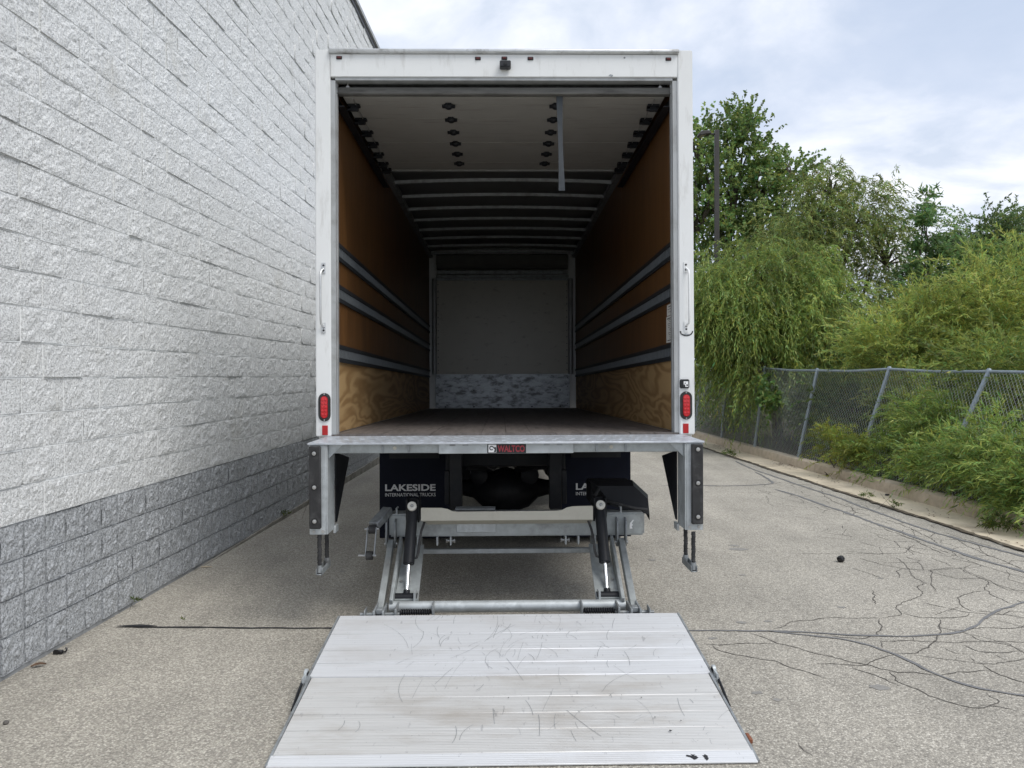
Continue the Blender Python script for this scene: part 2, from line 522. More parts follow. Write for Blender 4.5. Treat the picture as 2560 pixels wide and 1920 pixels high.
class MB:
    """Collects shapes; build() links them as ONE mesh object."""

    def __init__(self):
        self.v, self.f = [], []

    def raw(self, vs, fs):
        n = len(self.v)
        self.v += [tuple(p) for p in vs]
        self.f += [tuple(i + n for i in q) for q in fs]
        return self

    def box(self, x0, x1, y0, y1, z0, z1):
        return self.raw([(x0, y0, z0), (x1, y0, z0), (x1, y1, z0), (x0, y1, z0), (x0, y0, z1), (x1, y0, z1), (x1, y1, z1), (x0, y1, z1)],
                        [(3, 2, 1, 0), (4, 5, 6, 7), (0, 1, 5, 4), (1, 2, 6, 5), (2, 3, 7, 6), (3, 0, 4, 7)])

    def prism(self, pts, axis, a, b):
        """pts: 2-D outline in the two other axes (order x,y,z without 'axis')."""
        def P(p, t):
            q = list(p)
            q.insert(axis, t)
            return q
        n = len(pts)
        vs = [P(p, a) for p in pts] + [P(p, b) for p in pts]
        fs = [tuple(range(n)), tuple(range(2 * n - 1, n - 1, -1))]
        fs += [(i, i + n, (i + 1) % n + n, (i + 1) % n) for i in range(n)]
        return self.raw(vs, fs)

    def beam(self, p0, p1, w, h, up=(0, 0, 1)):
        p0, p1 = Vector(p0), Vector(p1)
        d = (p1 - p0).normalized()
        s = d.cross(Vector(up)).normalized()
        u = s.cross(d).normalized()
        vs = []
        for p in (p0, p1):
            for a, b in ((-1, -1), (1, -1), (1, 1), (-1, 1)):
                vs.append(p + s * (a * w / 2) + u * (b * h / 2))
        return self.raw(vs, [(3, 2, 1, 0), (4, 5, 6, 7), (0, 1, 5, 4), (1, 2, 6, 5), (2, 3, 7, 6), (3, 0, 4, 7)])

    def tube(self, pts, r, n=12, cap=True):
        pts = [Vector(p) for p in pts]
        rs = r if isinstance(r, (list, tuple)) else [r] * len(pts)
        vs, fs = [], []
        s = None
        for i, p in enumerate(pts):
            d = (pts[min(i + 1, len(pts) - 1)] - pts[max(i - 1, 0)]).normalized()
            if s is None:
                s = basis(d)[0]
            s = (s - d * s.dot(d)).normalized()
            t = d.cross(s)
            for k in range(n):
                a = 2 * math.pi * k / n
                vs.append(p + (s * math.cos(a) + t * math.sin(a)) * rs[i])
        for i in range(len(pts) - 1):
            for k in range(n):
                fs.append((i * n + k, i * n + (k + 1) % n, (i + 1) * n + (k + 1) % n, (i + 1) * n + k))
        if cap:
            fs.append(tuple(range(n - 1, -1, -1)))
            fs.append(tuple((len(pts) - 1) * n + k for k in range(n)))
        return self.raw(vs, fs)

    def lathe(self, c, d, prof, n=20):
        """prof: list of (distance along d, radius)."""
        c = Vector(c)
        s, t, d = basis(d)
        vs, fs = [], []
        for h, r in prof:
            for k in range(n):
                a = 2 * math.pi * k / n
                vs.append(c + d * h + (s * math.cos(a) + t * math.sin(a)) * r)
        for i in range(len(prof) - 1):
            for k in range(n):
                fs.append((i * n + k, i * n + (k + 1) % n, (i + 1) * n + (k + 1) % n, (i + 1) * n + k))
        fs.append(tuple(range(n - 1, -1, -1)))
        fs.append(tuple((len(prof) - 1) * n + k for k in range(n)))
        return self.raw(vs, fs)

    def build(self, name, material, parent=None, inv=None, bevel=0.0, seg=1, kind=None, label=None):
        me = bpy.data.meshes.new(name)
        me.from_pydata(self.v, [], self.f)
        bm = bmesh.new()
        bm.from_mesh(me)
        bmesh.ops.recalc_face_normals(bm, faces=bm.faces)
        if bevel:
            es = [ed for ed in bm.edges if len(ed.link_faces) == 2 and ed.calc_face_angle(0) > R(40)]
            bmesh.ops.bevel(bm, geom=es, offset=bevel, segments=seg, affect='EDGES', clamp_overlap=True)
        for f in bm.faces:
            f.smooth = True
        bm.to_mesh(me)
        bm.free()
        me.set_sharp_from_angle(angle=R(38))
        me.materials.append(MATS[material])
        o = bpy.data.objects.new(name, me)
        add(o, parent, inv)
        if kind:
            o['kind'] = kind
        if label:
            o['label'] = label
        return o


def share(o, name=None, dx=(0, 0, 0), parent=None):
    """A copy of one object that shares its mesh."""
    c = o.copy()
    COL.objects.link(c)
    c.location = Vector(o.location) + Vector(dx)
    if parent is not None:
        c.parent = parent
    return c


def np_mesh(name, V, F, material, parent=None, tint=None, smooth=False):
    """V (n,3), F (m,4) quads -> mesh object."""
    me = bpy.data.meshes.new(name)
    n, m = len(V), len(F)
    k = F.shape[1]
    me.vertices.add(n)
    me.vertices.foreach_set('co', np.ascontiguousarray(V, dtype=np.float32).ravel())
    me.loops.add(m * k)
    me.loops.foreach_set('vertex_index', np.ascontiguousarray(F, dtype=np.int32).ravel())
    me.polygons.add(m)
    me.polygons.foreach_set('loop_start', np.arange(0, m * k, k, dtype=np.int32))
    if smooth:
        me.polygons.foreach_set('use_smooth', np.ones(m, dtype=bool))
    me.update(calc_edges=True)
    if tint is not None:
        a = me.color_attributes.new('tint', 'FLOAT_COLOR', 'POINT')
        c = np.ones((n, 4), dtype=np.float32)
        c[:, :3] = tint
        a.data.foreach_set('color', c.ravel())
    me.materials.append(MATS[material])
    o = bpy.data.objects.new(name, me)
    add(o, parent)
    return o


def text_object(name, body, x0, x1, z0, z1, y, material, parent, inv=None, bold=0.0):
    """Flat lettering facing -Y, fitted to a rectangle."""
    cu = bpy.data.curves.new(name, 'FONT')
    cu.body = body
    cu.offset = bold
    cu.resolution_u = 3
    t = bpy.data.objects.new(name, cu)
    COL.objects.link(t)
    dg = bpy.context.evaluated_depsgraph_get()
    me = bpy.data.meshes.new_from_object(t.evaluated_get(dg))
    bpy.data.objects.remove(t)
    xs = [v.co.x for v in me.vertices]
    ys = [v.co.y for v in me.vertices]
    ax, bx, ay, by = min(xs), max(xs), min(ys), max(ys)
    for v in me.vertices:
        v.co = (x0 + (v.co.x - ax) / (bx - ax) * (x1 - x0), y, z0 + (v.co.y - ay) / (by - ay) * (z1 - z0))
    me.name = name
    me.materials.clear()
    me.materials.append(MATS[material])
    o = bpy.data.objects.new(name, me)
    add(o, parent, inv)
    return o


# ------------------------------------------------------------------ the setting: ground, road, kerb, verge
def wall_x(y):
    return -2.797 + 0.0393 * y


def gut_x(y):
    return 4.90 - 0.028 * y


def kerb_x(y):
    return 5.47 - 0.031 * y


g = MB().raw([(-900, -900, -0.06), (900, -900, -0.06), (900, 900, -0.06), (-900, 900, -0.06)], [(0, 1, 2, 3)])
tag(g.build('ground', 'grass_far'), kind='structure')
vs, fs = [], []
ys = list(range(-14, 62, 2))
for y in ys:
    vs += [(-14, y, 0), (gut_x(y) + 0.02, y, 0)]
for i in range(len(ys) - 1):
    fs.append((2 * i, 2 * i + 1, 2 * i + 3, 2 * i + 2))
road = MB().raw(vs, fs).build('road', 'asphalt')
tag(road, kind='structure')


def strip(pts, w, z, jitter=0.0, step=0.05, taper=True):
    """A ragged ribbon lying on the ground along a polyline."""
    P = [Vector((p[0], p[1], 0)) for p in pts]
    Q = [P[0]]
    for a, b in zip(P[:-1], P[1:]):
        n = max(1, int((b - a).length / step))
        for k in range(1, n + 1):
            Q.append(a.lerp(b, k / n))
    if len(P) > 2:
        for _ in range(3):
            Q = [Q[0]] + [(Q[i - 1] + Q[i] * 2 + Q[i + 1]) / 4 for i in range(1, len(Q) - 1)] + [Q[-1]]
    vs, fs = [], []
    off = 0.0
    for i, q in enumerate(Q):
        d = (Q[min(i + 1, len(Q) - 1)] - Q[max(i - 1, 0)]).normalized()
        s = Vector((-d.y, d.x, 0))
        off = 0.75 * off + random.gauss(0, jitter)
        k = 1.0
        if taper:
            k = min(1.0, 0.25 + i / 4.0, 0.25 + (len(Q) - 1 - i) / 4.0)
        ww = w * k * random.uniform(0.65, 1.35) / 2
        c = q + s * off
        vs += [(c + s * ww)[:2] + (z,), (c - s * ww)[:2] + (z,)]
    for i in range(len(Q) - 1):
        fs.append((2 * i, 2 * i + 1, 2 * i + 3, 2 * i + 2))
    return vs, fs


SEALS = [
    ([(1.056, 4.775), (1.172, 4.769), (1.402, 4.757), (1.655, 4.755), (1.962, 4.695), (2.27, 4.636), (2.503, 4.624), (2.706, 4.646), (2.872, 4.713), (3.118, 4.934), (3.388, 5.142), (3.644, 5.295), (3.926, 5.399), (4.5, 5.5)], .020),
    ([(1.652, 4.747), (1.979, 4.624), (2.145, 4.511), (2.24, 4.319), (2.302, 4.023), (2.364, 3.879), (2.465, 3.799), (2.582, 3.749), (2.9, 3.65), (3.6, 3.4)], .019),
    ([(3.794, 10.619), (3.899, 9.991), (3.976, 8.634), (4.029, 7.414), (4.062, 7.068), (4.089, 6.635), (4.19, 6.098), (4.245, 5.726), (4.35, 4.6)], .045),
    ([(4.315, 14.11), (4.227, 12.712), (4.258, 11.919), (4.31, 10.596), (4.358, 9.907), (4.328, 9.192), (4.334, 8.292), (4.346, 7.703), (4.43, 7.189), (4.548, 6.62), (4.585, 6.185), (4.65, 5.0)], .04),
    ([(2.3, 11.05), (2.913, 11.008), (3.234, 10.947), (3.66, 11.006), (3.984, 11.151), (4.061, 11.569), (4.159, 12.508)], .04)]
for pts, w in SEALS:
    vs, fs = strip(pts, w, 0.004, 0.004)
    MB().raw(vs, fs).build('crack_sealant', 'crack_sealant', road)
vs, fs = strip([(-2.46, 4.931), (-2.363, 4.935), (-2.215, 4.924), (-1.866, 4.904), (-1.089, 4.873), (-0.6, 4.86), (1.0, 4.78)], .022, 0.004, 0.003)
MB().raw(vs, fs).build('crack_sealant', 'tar_black', road)
vs, fs = strip([(-2.46, 4.935), (-2.39, 4.955), (-2.33, 4.95), (-2.2, 4.928)], .06, 0.0075, 0.004)
MB().raw(vs, fs).build('crack_sealant', 'tar_black', road)
CRACKS = [[(1.54, 4.71), (1.58, 4.65), (1.65, 4.54), (1.79, 4.39), (1.88, 4.28), (2.0, 4.18), (2.1, 4.09), (2.2, 4.07), (2.31, 4.02)], [(1.7, 4.79), (1.84, 4.89), (2.02, 4.96), (2.19, 4.99), (2.48, 4.98)], [(2.48, 4.98), (2.66, 5.03), (2.69, 5.18), (2.74, 5.27), (2.99, 5.46), (3.08, 5.58), (3.12, 5.7), (3.22, 5.81), (3.25, 5.77), (3.22, 5.97), (3.29, 6.16), (3.39, 6.41), (3.42, 6.63)], [(2.47, 4.97), (2.42, 4.91), (2.4, 4.8), (2.33, 4.71), (2.2, 4.59), (2.08, 4.61), (1.98, 4.66)], [(2.68, 5.08), (2.74, 4.98), (2.89, 4.97), (3.05, 5.0), (3.12, 5.06)], [(2.94, 5.33), (3.03, 5.2), (3.13, 5.1), (3.22, 5.06), (3.34, 5.03), (3.41, 4.96), (3.8, 4.8)], [(3.94, 7.17), (3.99, 6.85), (3.99, 6.56), (3.98, 6.37), (4.05, 6.08), (4.09, 5.94), (4.2, 5.4)], [(3.79, 6.24), (3.73, 6.1), (3.74, 5.82), (3.56, 5.59), (3.53, 5.37), (3.54, 5.24)], [(3.56, 5.59), (3.41, 5.55), (3.26, 5.44), (3.19, 5.31), (3.15, 5.17), (3.16, 5.08)], [(3.5, 6.2), (3.36, 5.96), (3.19, 5.58)], [(3.5, 6.2), (3.79, 6.24), (3.98, 6.37)], [(3.73, 6.62), (3.74, 6.3)], [(2.64, 6.79), (3.11, 6.77), (3.6, 6.79), (3.71, 6.92), (3.81, 7.04), (3.9, 7.11)], [(2.86, 4.94), (2.77, 4.79), (2.74, 4.7), (2.63, 4.59), (2.43, 4.39), (2.34, 4.32), (2.25, 4.34)], [(2.26, 4.55), (2.45, 4.53), (2.62, 4.5), (2.77, 4.51), (2.92, 4.53), (3.1, 4.5), (3.5, 4.42)], [(2.34, 4.32), (2.53, 4.23), (2.64, 4.16), (2.79, 4.2), (2.93, 4.25), (3.3, 4.3)], [(2.64, 4.16), (2.63, 4.05), (2.66, 3.93), (2.69, 3.91), (2.9, 3.8)], [(2.31, 4.02), (2.44, 4.05), (2.62, 4.08)], [(2.1, 4.09), (2.06, 3.97), (2.09, 3.87), (2.14, 3.75), (2.18, 3.68), (2.28, 3.62), (2.42, 3.69), (2.43, 3.8)], [(2.87, 4.7), (2.86, 4.54), (2.96, 4.48), (2.99, 4.35)], [(2.7, 4.48), (2.73, 4.38), (2.83, 4.33), (2.99, 4.35)], [(1.2, 4.53), (1.38, 4.52), (1.63, 4.53)], [(1.24, 4.51), (1.25, 4.43), (1.36, 4.33), (1.53, 4.25), (1.58, 4.15), (1.63, 4.06), (1.71, 3.98)], [(1.74, 4.2), (1.84, 4.19), (1.91, 4.19), (2.0, 4.18), (2.14, 4.27), (2.24, 4.32)], [(1.91, 4.16), (1.93, 4.08), (2.0, 4.01), (2.03, 3.89)], [(1.28, 3.3), (1.26, 3.25), (1.3, 3.18)], [(2.74, 5.63), (2.67, 5.48), (2.6, 5.27)], [(2.64, 4.28), (2.64, 4.16)], [(2.79, 4.33), (2.81, 4.22)], [(2.75, 4.72), (2.9, 4.76), (3.06, 4.78), (3.16, 4.75), (3.29, 4.78), (3.6, 4.75)], [(3.17, 4.93), (3.24, 4.87), (3.29, 4.78)], [(2.54, 4.65), (2.48, 4.53)], [(2.26, 4.55), (2.21, 4.44)], [(2.29, 3.63), (2.34, 3.66), (2.41, 3.63), (2.47, 3.58)], [(3.74, 5.82), (3.78, 5.68), (3.8, 5.52)], [(3.12, 6.64), (3.18, 6.36), (3.3, 6.23), (3.48, 6.2)], [(2.57, 4.29), (2.53, 4.23)], [(2.58, 4.45), (2.58, 4.33), (2.66, 4.32)],
          [(3.54, 10.63), (3.56, 10.2), (3.66, 9.68), (3.78, 9.33), (3.77, 9.0), (4.0, 8.68)], [(3.97, 8.04), (3.95, 7.72), (3.98, 7.34), (3.93, 7.07), (3.92, 6.7)], [(3.85, 10.54), (3.83, 10.19), (3.81, 9.56), (3.91, 8.89)], [(4.16, 9.54), (4.17, 9.09), (4.08, 8.78), (3.95, 8.59)], [(2.75, 10.38), (3.08, 10.43), (3.42, 10.28), (3.72, 10.41)], [(4.21, 8.39), (4.24, 8.12), (4.18, 7.41), (4.1, 7.13)], [(4.41, 7.4), (4.27, 6.81), (4.29, 6.46), (4.26, 6.2)], [(4.24, 7.87), (3.99, 7.34)], [(4.46, 7.12), (4.26, 6.69), (4.29, 6.51)], [(3.5, 10.07), (3.34, 9.58), (3.3, 9.23)], [(4.38, 10.45), (4.22, 9.91), (4.16, 9.43)], [(3.8, 7.08), (3.69, 6.89), (3.63, 6.71)]]
cm = MB()
for c in CRACKS:
    vs, fs = strip(c, random.uniform(.0045, .0075), 0.0022, 0.006, step=0.025)
    cm.raw(vs, fs)
# a finer web between the traced cracks, out to the kerb: cell borders of scattered points
from mathutils.geometry import delaunay_2d_cdt
pts = []
yy = 3.9
while yy < 11.5:
    xx = 2.55 + .15 * (yy - 4)
    while xx < 4.75:
        pts.append(Vector((xx + random.uniform(-.1, .1), yy + random.uniform(-.11, .11))))
        xx += .26
    yy += .27
dv, de, df = delaunay_2d_cdt(pts, [], [], 0, 1e-5)[:3]
cc, own = [], {}
for ti, tr_ in enumerate(df):
    a, b, c = (dv[q] for q in tr_)
    d_ = 2 * (a.x * (b.y - c.y) + b.x * (c.y - a.y) + c.x * (a.y - b.y))
    if abs(d_) < 1e-6:
        cc.append(None)
        continue
    A2, B2, C2 = a.length_squared, b.length_squared, c.length_squared
    cc.append(((A2 * (b.y - c.y) + B2 * (c.y - a.y) + C2 * (a.y - b.y)) / d_, (A2 * (c.x - b.x) + B2 * (a.x - c.x) + C2 * (b.x - a.x)) / d_))
    for q in range(3):
        own.setdefault(tuple(sorted((tr_[q], tr_[(q + 1) % 3]))), []).append(ti)
for k_, v_ in own.items():
    if len(v_) == 2 and cc[v_[0]] and cc[v_[1]]:
        p, q = cc[v_[0]], cc[v_[1]]
        L_ = math.hypot(p[0] - q[0], p[1] - q[1])
        inside = 2.6 < p[0] < gut_x(p[1]) - .08 and 2.6 < q[0] < gut_x(q[1]) - .08
        near = (p[0] - 2.3) / 1.6
        if inside and .03 < L_ < .6 and random.random() < min(.62, near * .5):
            vs, fs = strip([p, ((p[0] + q[0]) / 2 + random.gauss(0, .012), (p[1] + q[1]) / 2 + random.gauss(0, .012)), q], random.uniform(.003, .007), 0.0018, 0.004, step=0.025, taper=False)
            cm.raw(vs, fs)
cm.build('fine_cracks', 'crack_open', road, kind='stuff')
for x, y, s in ((2.174, 6.986, .085), (2.169, 7.134, .05), (1.921, 3.88, .06), (1.545, 4.915, .035), (1.278, 4.624, .03), (1.28, 3.825, .03), (1.723, 4.935, .03), (2.33, 5.218, .03),
                (1.348, 3.74, .025), (1.917, 6.08, .03), (2.962, 5.949, .025), (-.35, 5.9, .04), (.25, 6.1, .035), (.4, 5.6, .025), (-.2, 5.35, .03), (1.3, 6.6, .04), (-1.3, 6.3, .03)):
    n = 14
    vs = [(x, y, .0022)] + [(x + s * random.uniform(.6, 1.2) * math.cos(2 * math.pi * k / n), y + s * .7 * random.uniform(.5, 1.2) * math.sin(2 * math.pi * k / n), .0022) for k in range(n)]
    MB().raw(vs, [(0, 1 + k, 1 + (k + 1) % n) for k in range(n)]).build('oil_spot', 'oil_spot', road)

# gutter slabs and kerb stones in sections, with open joints
gutter = empty('gutter', (0, 0, 0))
tag(gutter, kind='structure')
kerb = empty('kerb', (0, 0, 0))
tag(kerb, kind='structure')
SEC = 2.27
y = 10.13 - SEC * 6
while y < 44:
    a, b = y + .004, y + SEC - .004
    A = random.uniform(-.003, .003)
    m = MB()
    vs = []
    for yy in (a, b):
        vs += [(gut_x(yy), yy, -.05), (gut_x(yy), yy, .012 + A), (kerb_x(yy) + .02, yy, .002 + A), (kerb_x(yy) + .02, yy, -.05)]
    m.raw(vs, [(0, 1, 5, 4), (1, 2, 6, 5), (2, 3, 7, 6), (0, 3, 2, 1), (4, 5, 6, 7)])
    m.build('gutter_slab', 'gutter_concrete', gutter)
    m = MB()
    prof = [(0, -.05), (.012, .10 + A), (.022, .135 + A), (.05, .152 + A), (.15, .155 + A), (.165, .14 + A), (.165, -.05)]
    n = len(prof)
    vs = []
    for yy in (a, b):
        vs += [(kerb_x(yy) + p, yy, q) for p, q in prof]
    m.raw(vs, [(i, i + 1, i + 1 + n, i + n) for i in range(n - 1)] + [tuple(range(n)), tuple(range(2 * n - 1, n - 1, -1))])
    m.build('kerb_stone', 'kerb_concrete', kerb)
    y += SEC
# dark crumbled edge between asphalt and gutter
vs, fs = strip([(gut_x(yy) - .03, yy) for yy in np.arange(2.5, 40, .5)], .06, .016, .008, step=.06)
tag(MB().raw(vs, fs).build('kerb_dirt', 'kerb_dirt'), 'strip of dark dirt and grit between the asphalt and the pale gutter', 'dirt', kind='stuff')

# the verge: uneven soil behind the kerb, rising a little
nx, ny = 40, 60
X = np.concatenate([np.linspace(0.16, 3, 22), np.linspace(3.4, 60, 18)])
Y = np.linspace(-6, 75, ny)
V = np.zeros((nx * ny, 3))
for j, yy in enumerate(Y):
    for i, xx in enumerate(X):
        h = 0.12 + 0.05 * math.sin(xx * 2.1 + yy * .7) * min(1, xx) + 0.04 * math.sin(yy * 1.9 + xx) * min(1, xx)
        V[j * nx + i] = (kerb_x(min(yy, 44)) + xx, yy, h)
F = np.array([(j * nx + i, j * nx + i + 1, (j + 1) * nx + i + 1, (j + 1) * nx + i) for j in range(ny - 1) for i in range(nx - 1)])
tag(np_mesh('verge', V, F, 'soil', smooth=True), kind='structure')

# ------------------------------------------------------------------ the block wall
WDIR = math.atan2(1, 0.0393)
wall = empty('block_wall', (wall_x(0), 0, 0), (0, 0, WDIR))
tag(wall, 'tall white split-face block wall with a grey painted base beside the truck', 'wall')
# wall local: x along the wall (away from the camera), z up, local -y faces the truck
CH, BL = 0.197, 0.3815
J = 0.0095
JV = 0.0125                  # upright joints are a little wider


def value_noise(h, w, cells, r):
    gx, gy = cells
    gr = r.random((gy + 2, gx + 2))
    yy, xx = np.meshgrid(np.linspace(0, gy, h), np.linspace(0, gx, w), indexing='ij')
    i, j = np.floor(yy).astype(int), np.floor(xx).astype(int)
    fy, fx = yy - i, xx - j
    return (gr[i, j] * (1 - fy) * (1 - fx) + gr[i + 1, j] * fy * (1 - fx) + gr[i, j + 1] * (1 - fy) * fx + gr[i + 1, j + 1] * fy * fx) - .5


def block_arrays(L, H, nx, ny, r, amp):
    """Split-face block: broken front face at local -y, four short sides."""
    d = amp * (value_noise(ny, nx, (4, 2), r) * 1.0 + value_noise(ny, nx, (9, 5), r) * .9 + value_noise(ny, nx, (nx - 1, ny - 1), r) * .45)
    xs, zs = np.linspace(0, L, nx), np.linspace(0, H, ny)
    V = np.zeros((ny, nx, 3))
    V[:, :, 0] = xs[None, :]
    V[:, :, 2] = zs[:, None]
    edge = np.ones((ny, nx))
    edge[0], edge[-1], edge[:, 0], edge[:, -1] = 0, 0, 0, 0
    V[:, :, 1] = -np.maximum(.0065 + d, .0042) * edge - np.maximum(.0048 + .5 * d, .004) * (1 - edge)
    V = V.reshape(-1, 3)
    F = [(j * nx + i, j * nx + i + 1, (j + 1) * nx + i + 1, (j + 1) * nx + i) for j in range(ny - 1) for i in range(nx - 1)]
    c = len(V)
    back = np.array([(0, .03, 0), (L, .03, 0), (L, .03, H), (0, .03, H)])
    cr = [0, nx - 1, ny * nx - 1, (ny - 1) * nx]
    V = np.concatenate([V, back])
    for k in range(4):
        F.append((cr[k], c + k, c + (k + 1) % 4, cr[(k + 1) % 4]))
    return V, np.array(F)


def block_variants(name, L, H, nx, ny, amp, material, n=7):
    out = []
    for k in range(n):
        V, F = block_arrays(L, H, nx, ny, np.random.default_rng(100 + k), amp)
        me = bpy.data.meshes.new(name)
        me.from_pydata(V.tolist(), [], F.tolist())
        me.materials.append(MATS[material])
        out.append(me)
    return out


Y0 = 5.59                    # the vertical control joint
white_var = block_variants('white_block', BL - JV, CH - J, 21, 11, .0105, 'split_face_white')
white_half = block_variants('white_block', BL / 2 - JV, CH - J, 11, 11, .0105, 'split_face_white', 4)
grey_var = block_variants('grey_block', BL / 2 - JV, CH - J, 11, 11, .016, 'split_face_grey')
NGREY, NROW = 4, 38
ZB = 0.022                   # the lowest joint
cells = []
for row in range(NROW):
    z = ZB + row * CH
    if row < NGREY:
        k = -24
        while True:
            u = Y0 + k * BL / 2
            if u > 30:
                break
            if u > 1.2:
                cells.append(('g', u, z, BL / 2))
            k += 1
    else:
        odd = (row % 2 == 1)
        for side in (-1, 1):
            u = Y0
            first = odd
            while 1.2 < u < 30:
                L = BL / 2 if first else BL
                first = False
                cells.append(('h' if L < BL else 'w', u if side > 0 else u - L, z, L))
                u += side * L


def app(c):
    vis = 3.9 < c[1] < 13.6 and c[2] < 1.6 + c[1] * 0.52
    return (0 if vis else 1000) + math.hypot(c[1], 2.6, (c[2] - 1.6))


def lay(cells, variants, name, limit, matname):
    cells = sorted(cells, key=app)
    SV, SF, cnt = [], [], 0
    lowres = [block_arrays(1.0, CH - J, 9, 6, np.random.default_rng(300 + k), .013) for k in range(6)]
    for i, (t, u, z, L) in enumerate(cells):
        proud = random.choice((0, 0, 0, 0, 0, .001, .001, .001, .002, .002, .003, .003, .005, .008, .011)) if t != 'g' else random.uniform(0, .004)
        if i < limit:
            me = random.choice(variants[t])
            o = bpy.data.objects.new(name, me)
            add(o, wall)
            o.location = (u + JV / 2, -proud, z + J / 2)
            if random.random() < .5:
                o.location.x += L - JV
                o.location.z += CH - J
                o.rotation_euler = (0, math.pi, 0)
        else:
            V, F = random.choice(lowres)
            V = V.copy()
            V[:, 0] = V[:, 0] * (L - JV) + u + JV / 2
            V[:, 1] -= proud
            V[:, 2] += z + J / 2
            SV.append(V)
            SF.append(F + cnt)
            cnt += len(V)
    if SV:
        o = np_mesh(name + 's', np.concatenate(SV), np.concatenate(SF), matname, wall)
        o['kind'] = 'stuff'


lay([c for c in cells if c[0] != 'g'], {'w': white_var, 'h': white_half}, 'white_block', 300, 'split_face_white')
lay([c for c in cells if c[0] == 'g'], {'g': grey_var}, 'grey_block', 220, 'split_face_grey')
ZT = ZB + NROW * CH
MB().box(1.2, 30.2, -.0028, .4, ZB + NGREY * CH, ZT).build('mortar', 'mortar_white', wall)
MB().box(1.2, 30.2, -.0018, .4, -.05, ZB + NGREY * CH).build('mortar', 'mortar_grey', wall)
MB().prism([(1.2, -.02), (5.5, -.015), (9, .05), (14, .12), (30, .16), (30, -.2), (1.2, -.2)], 1, -.028, .01).build('footing', 'footing_concrete', wall)
MB().box(1.2, 30.2, -.03, .42, ZT, ZT + .035).box(1.2, 30.2, -.028, -.02, ZT - .05, ZT).build('coping', 'coping_dark', wall)
MB().box(1.2, 30.2, -.06, .44, ZT + .036, ZT + .10).build('coping_flashing', 'jamb_metal', wall)

# ------------------------------------------------------------------ the truck
TP = R(1.06)
truck = empty('box_truck', (0.036, 5.28 - math.sin(TP) * 1.2, 1.2 - math.cos(TP) * 1.2), (-TP, 0, 0))
tag(truck, 'white box truck seen from behind with its roll-up door open and lift platform lowered', 'truck')
TM = Matrix.Translation(truck.location) @ Matrix.Rotation(-TP, 4, 'X')
TI = TM.inverted()
# --- body shell (truck-local: x across, y forward from the rear frame, z up from the road)
HW, IW, LEN = 1.296, 1.190, 7.30
for s in (-1, 1):
    a, b = sorted((s * 1.204, s * HW))
    MB().box(a, b, .06, LEN, 1.10, 3.80).build('side_wall', 'white_paint', truck, bevel=.006)
MB().box(-HW, HW, LEN, LEN + .06, 1.10, 3.835).build('front_wall', 'white_paint', truck, bevel=.01)
vs, fs = [], []
NX = 12
for yy in np.linspace(.085, LEN + .058, 50):
    for i in range(NX + 1):
        x = -HW + 2 * HW * i / NX
        c = 1 - (x / HW) ** 2
        w = 0.010 * math.sin(yy * 9.0 + x * 2.3) * math.sin(x * 3.7 + yy * 2.1) * (1 if yy > 3.5 else .3)
        vs.append((x, yy, 3.765 + .045 * c + w * c))
n = len(vs) // (NX + 1)
for j in range(n - 1):
    for i in range(NX):
        fs.append((j * (NX + 1) + i, j * (NX + 1) + i + 1, (j + 1) * (NX + 1) + i + 1, (j + 1) * (NX + 1) + i))
MB().raw(vs, fs).build('roof', 'roof_skin', truck)
for k in range(-4, 8):
    yy = 2.76 + .60 * k
    if yy < .3:
        continue
    m = MB()
    pr = [(-.03, .03), (-.018, 0), (.018, 0), (.03, .03)]
    vs, fs = [], []
    for i in range(9):
        x = -IW + 2 * IW * i / 8
        z0 = 3.652 + .028 * (1 - (x / IW) ** 2) + (.0 if yy > 2.4 else .04)
        vs += [(x, yy + p, z0 + q) for p, q in pr]
    for i in range(8):
        for q in range(4):
            fs.append((i * 4 + q, i * 4 + (q + 1) % 4, i * 4 + 4 + (q + 1) % 4, i * 4 + 4 + q))
    m.raw(vs, fs).build('roof_bow', 'galvanised_dark', truck)
NB = 14
bw = 2 * 1.2 / NB
for k in range(NB):
    x0 = -1.2 + k * bw
    dz = random.uniform(-.002, .001)
    MB().box(x0 + .0015, x0 + bw - .0015, .012, 7.22, 1.165, 1.2 + dz).build('floor_board', 'floor_wood', truck)
# lining
for s in (-1, 1):
    for (y0, y1) in ((.085, 2.36), (2.364, 4.8), (4.804, 7.24)):
        a, b = sorted((s * IW, s * 1.2035))
        MB().box(a, b, y0, y1, 1.712, 3.70).build('lining_panel', 'lining_wood', truck)
    for (y0, y1, mm) in ((.085, 2.2, 'plywood'), (2.204, 4.6, 'plywood'), (4.604, 7.24, 'plywood')):
        a, b = sorted((s * (IW + .002), s * 1.2035))
        MB().box(a, b, y0, y1, 1.205, 1.708).build('kick_panel', mm, truck)
    for zc in (2.487, 2.192, 1.765):
        # e-track: backing, two flanges, a row of bright cross bars between dark slots
        tr = MB()
        a, b = sorted((s * (IW - .004), s * (IW + .004)))
        tr.box(a, b, .09, 7.2, zc - .062, zc + .062)
        a, b = sorted((s * (IW - .014), s * (IW - .004)))
        tr.box(a, b, .09, 7.2, zc - .062, zc - .034).box(a, b, .09, 7.2, zc + .034, zc + .062)
        t = tr.build('e_track', 'e_track_steel', truck)
        br = MB()
        a, b = sorted((s * (IW - .011), s * (IW - .0045)))
        yy = .10
        while yy < 7.15:
            br.box(a, b, yy, yy + .017, zc - .031, zc + .031)
            yy += .0508
        br.build('track_bars', 'e_track_bar', t, kind='stuff')
    # top rail along the wall
    a, b = sorted((s * 1.13, s * 1.2))
    MB().box(a, b, 2.0, 7.2, 3.64, 3.70).build('top_rail', 'galvanised_dark', truck)
